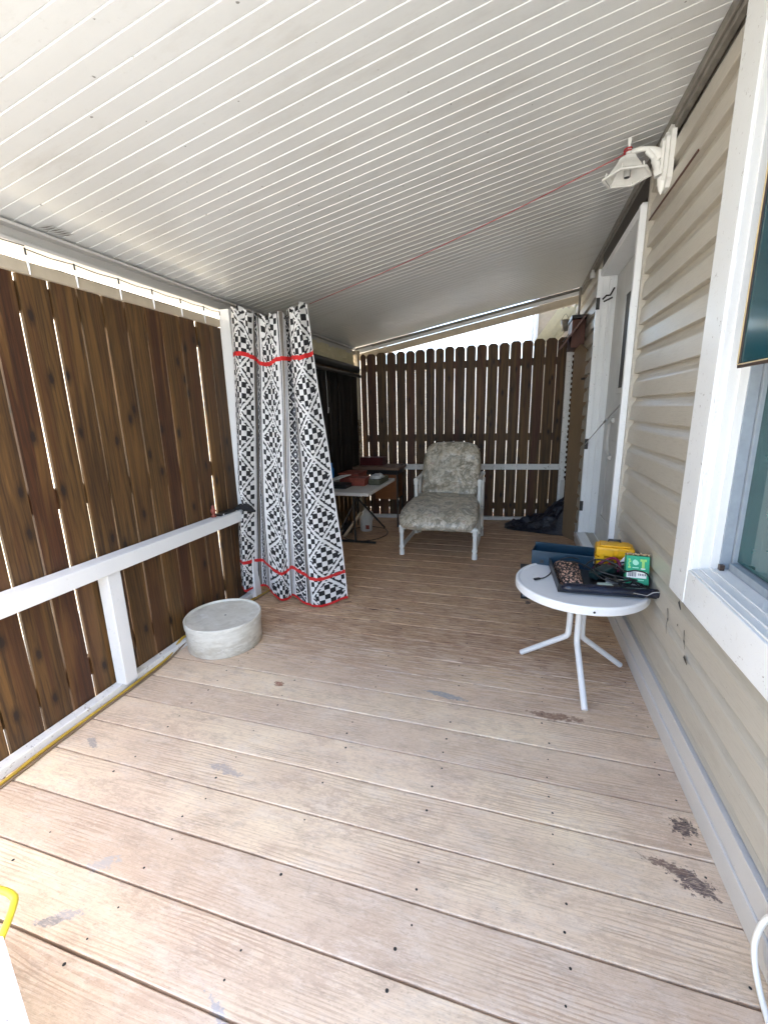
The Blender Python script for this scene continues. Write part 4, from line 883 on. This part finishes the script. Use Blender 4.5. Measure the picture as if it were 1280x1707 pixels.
# desk behind
dk = thing('wooden_desk', 'old wooden desk with orange brown drawer box behind the folding table', 'desk', (-1.7, 5.5, 0))
b = MB(); b.box((-2.03, 5.30, .765), (-1.40, 5.72, .800), bev=.004); b.build('desk_top', 'darktop', dk)
b = MB(); b.box((-1.745, 5.36, .372), (-1.455, 5.70, .700), bev=.004); b.box((-1.73, 5.352, .39), (-1.47, 5.359, .69), bev=.002); b.build('drawer_box', 'oak', dk)
b = MB(); b.box((-1.46, 5.34, .701), (-1.43, 5.70, .764)); b.box((-2.0, 5.345, .701), (-1.461, 5.69, .764)); b.build('apron', 'black', dk)
for x, y in ((-2.0, 5.36), (-1.46, 5.68), (-2.0, 5.68), (-1.44, 5.36)):
    b = MB(); b.tube([(x, y, 0), (x, y, .70)], .012, 8); b.build('leg', 'blackm', dk)
b = MB(); b.box((-1.99, 5.48, .801), (-1.665, 5.66, .905), bev=.004); tag(b.build('red_box', 'redbox'), 'dark red box on top of the old wooden desk', 'box')
# jug
jg = thing('plastic_jug', 'cloudy white plastic jug with red label under the folding table', 'jug', (-1.85, 5.2, 0))
JX, JY = -1.80, 5.12
b = MB(); prof = [(0, 0), (.070, 0), (.078, .01), (.078, .17), (.070, .21), (.045, .25), (.026, .275), (.022, .295), (0, .296)]; b.lathe(prof, (JX, JY, 0), 24, 0, smooth=True); b.build('jug_body', 'jug', jg)
b = MB(); b.tube(spline([(JX+.03, JY-.02, .262), (JX+.085, JY-.02, .255), (JX+.098, JY-.02, .19), (JX+.076, JY-.02, .13)], 6), .011, 8); b.build('handle', 'jug', jg)
b = MB(); b.lathe([(.024, .296), (.024, .315), (0, .316)], (JX, JY, 0), 14); b.build('cap', 'jug', jg)
b = MB(); b.box((JX+.02, JY-.082, .04), (JX+.066, JY-.074, .09)); b.build('label_patch', 'terracotta', jg)
pts = [(-1.75+.27*math.cos(a*.42), 4.95+.33*math.sin(a*.42), .008+.002*(a % 3)) for a in range(3, 32)]
cable('cable', 'black cable coiled loosely on the floor under the folding table', pts, .005, 'black')
b = MB(); b.obox((-1.95, 4.72, .02), (-1.83, 5.02, .26), .035, .02, bev=.003); tag(b.build('scrap_stick', 'cream'), 'pale stick leaning among the folding table legs', 'stick')
lump('scrap_bag', 'dark bag slumped on floor beneath the folding table', 'bag', (-2.0, 4.95, 0), .06, .14, .10, 'black', 8)
lump('cloth_pouch', 'crumpled black pouch heaped among the cables on round table', 'pouch', (.52, 2.52, T0+.005), .075, .06, .05, 'black', 12, .4)
cable('cable', 'stiff black cable arching over the power adapter on round table', [(.40, 2.52, T0+.05), (.44, 2.50, T0+.10), (.50, 2.46, T0+.118), (.56, 2.42, T0+.10), (.60, 2.37, T0+.06), (.64, 2.33, T0+.045)], .0045, 'black')
cable('cable', 'black cable sprawled across the leopard print cloth', [(.30, 2.54, T0+.07), (.36, 2.50, T0+.082), (.42, 2.43, T0+.075), (.45, 2.36, T0+.06), (.52, 2.32, T0+.05), (.60, 2.34, T0+.06)], .0042, 'black')
# withered vine on corner post
b = MB(); rnd = random.Random(3)
for k in range(70):
    z = .86+.55*rnd.random(); x = -2.065+rnd.uniform(-.03, .03); y = 5.70+rnd.uniform(-.03, .02); a = rnd.random()*6; sz = .018
    b.add([(x, y, z), (x+sz*math.cos(a), y-.008, z+sz*math.sin(a)), (x+sz*1.6*math.cos(a+.5), y-.012, z+sz*1.6*math.sin(a+.5)), (x+sz*math.cos(a+1.1), y-.006, z+sz*math.sin(a+1.1))], [[0, 1, 2, 3]])
b.tube([(-2.06, 5.71, .80), (-2.075, 5.71, 1.1), (-2.06, 5.70, 1.4)], .006, 6)
tag(b.build('dried_vine', 'rust'), 'withered brown sprig hanging on the cream corner post', 'vine')

# ================================================================ right back corner
b = MB(); b.add([(.600, 5.36, 0), (.745, 5.12, 0), (.600, 5.60, 2.13), (.655, 5.46, 2.20), (.745, 5.33, 2.06)], []); 
A_ = [(.585, 5.37, 0), (.742, 5.10, 0), (.742, 5.33, 2.05), (.652, 5.50, 2.18), (.600, 5.60, 2.13)]; off = Vector((.016, .009, 0))
b.add(A_+[Vector(q)+off for q in A_], [[0, 1, 2, 3, 4], [9, 8, 7, 6, 5]]+[[i, (i+1) % 5, 5+(i+1) % 5, 5+i] for i in range(5)])
b.obox((.668, 5.375, 1.80), (.694, 5.33, 1.80), .006, .022, mi=1)
tag(b.build('plywood_board', ['tanboard', 'black']), 'tall tan plywood board leaning in the far right corner by the door', 'board')
rb = thing('wall_shelf', 'dark red brown wooden box shelf high in the far right corner', 'shelf', (.62, 5.7, 2.2))
b = MB(); b.box((.56, 5.62, 2.16), (.70, 6.02, 2.46), bev=.004); b.build('shelf_box', 'darkred', rb)
b = MB(); b.obox((.46, 5.70, 2.17), (.70, 5.60, 2.50), .45, .018, up=(-.8, 0, .6)); b.build('slanted_lid', 'darkred', rb)
b = MB(); b.box((.55, 5.58, 2.465), (.705, 6.03, 2.50)); b.build('top_board', 'black', rb)
cp = MB(); cp.tube([(.665, 6.02, 2.88), (.665, 6.02, 2.52)], .014, 8); cp.tube(spline([(.64, 6.0, 2.53), (.60, 5.96, 2.42), (.50, 5.92, 2.27)], 5), .006, 6)
cp.tube([(-1.9, yb(-1.9)-.0, zc(-1.9)-.035), (.665, yb(.665), zc(.665)-.035)], .008, 8)
tag(cp.build('conduit_pipe', 'channel'), 'grey conduit pipe along the far ceiling edge turning down in the corner', 'pipe')
b = MB(); b.lathe([(0, 0), (.035, 0), (.05, .13), (.047, .13), (.033, .006), (0, .006)], (.53, 6.14, 2.42), 20, 0, smooth=True); b.tube(spline([(.485, 6.14, 2.55), (.53, 6.14, 2.62), (.575, 6.14, 2.55)], 5), .003, 5)
tag(b.build('metal_pail', 'channel'), 'small grey metal pail hanging above the right end of the far fence', 'pail')
b = MB(); b.lathe([(0, 0), (.022, .0), (.026, .02), (.022, .045), (.012, .06), (.012, .075), (0, .075)], (.655, 5.02, 2.72), 16, 0, smooth=True); tag(b.build('bulb_socket', 'jug'), 'small cream socket fixed to wall near the far ceiling', 'socket')
# dark tarp heap
b = MB(); n = 70; vs = []
for j in range(n+1):
    for i in range(n+1):
        u_, v_ = i/n, j/n; x = -.09+.77*u_; y = 5.30+.55*v_
        front = .20+.25*(1-u_)
        e = max(0, min(1, (v_-(.05+.35*(1-u_)))*4))*max(0, min(1, u_*6))
        h = (.05+.40*u_**2.2)*e*(.6+.4*v_)
        h += .06*e*noise.noise(Vector((x*9, y*14, 3)))+.03*e*noise.noise(Vector((x*22, y*26, 5)))
        vs.append((x, y, max(.004, h)))
b.add(vs, [[j*(n+1)+i, j*(n+1)+i+1, (j+1)*(n+1)+i+1, (j+1)*(n+1)+i] for j in range(n) for i in range(n)], 0, True)
b.f = [q for q in b.f if max(b.v[i][2] for i in q) > .0041]; b.mi = [0]*len(b.f); b.sm = [True]*len(b.f)
tag(b.build('tarp', 'tarp'), 'crumpled dark blue tarp heaped on deck in the far right corner', 'tarp')

# ================================================================ near left corner: white panel with yellow tube
st = thing('folding_step', 'white topped folding step with yellow tube handle at the near left corner', 'step', (-1.25, .25, 0))
b = MB(); 
pl_ = [(-1.118, .474), (-.880, .374), (-1.02, -.10), (-1.62, -.02), (-1.60, .36)]
mt = Matrix.Translation((0, 0, .285)); b.prism(pl_, .016, mt); b.build('step_top', 'trim', st)
b = MB(); b.tube(spline([(-1.50, .53, .27), (-1.26, .545, .30), (-1.195, .545, .302), (-1.168, .530, .30), (-1.125, .47, .292), (-1.10, .40, .275)], 6), .0085, 10); b.build('handle', 'yellowtube', st)
for x, y in ((-1.12, .40), (-1.02, .0), (-1.55, .30), (-1.52, .05)):
    b = MB(); b.tube([(x, y, 0), (x, y, .284)], .012, 8); b.build('leg', 'yellowtube', st)

# ================================================================ beyond the porch
nb_ = thing('neighbouring_house', 'cream neighbouring house wall glimpsed over and through the left fence', 'house', (-4.6, 3, -.45))
b = MB(); b.box((-5.2, -2.5, -.45), (-4.3, 14, 3.6)); b.build('wall', 'creamwall', nb_)
b = MB(); b.add([(-4.0, -2.8, 3.5), (-4.0, 14.3, 3.5), (-6.0, 14.3, 4.6), (-6.0, -2.8, 4.6), (-4.0, -2.8, 3.42), (-4.0, 14.3, 3.42), (-6.0, 14.3, 4.5), (-6.0, -2.8, 4.5)], [[0, 1, 2, 3], [4, 5, 6, 7], [0, 1, 5, 4]]); b.build('roof', 'roofing', nb_)
fb = thing('backdrop', 'added pale shed wall behind the slits of the far fence', 'backdrop', (-1, 9, -.45))  # added pale wall, gives the far fence slits something bright behind
b = MB(); b.box((-4.2, 9.0, -.45), (4.2, 9.3, 2.35)); b.build('wall', 'brickw', fb)
b = MB(); b.box((-4.3, 8.9, 2.352), (4.3, 9.4, 2.40)); b.build('roof', 'brickw', fb)
# gable end of the next house seen over the far fence, right
ng = thing('gable_end', 'tan gable wall with white corner trim and cream soffit beyond the far fence', 'house', (.6, 7.5, 0))
b = MB(); b.box((.27, 7.62, 0), (.73, 7.70, 3.6)); b.build('wall', 'wallfar', ng)
b = MB(); b.box((.17, 7.60, 0), (.215, 7.71, 3.6), bev=.004); b.box((.225, 7.59, 0), (.268, 7.71, 3.6), bev=.004); b.build('corner_trim', 'white', ng)
b = MB()
for k in range(4): b.obox((.22+k*.075, 6.9, 2.38), (.52+k*.075, 6.9, 2.80), .4, .06+.004*k, up=(-.8, 0, .6))
b.build('soffit', 'soffit', ng)
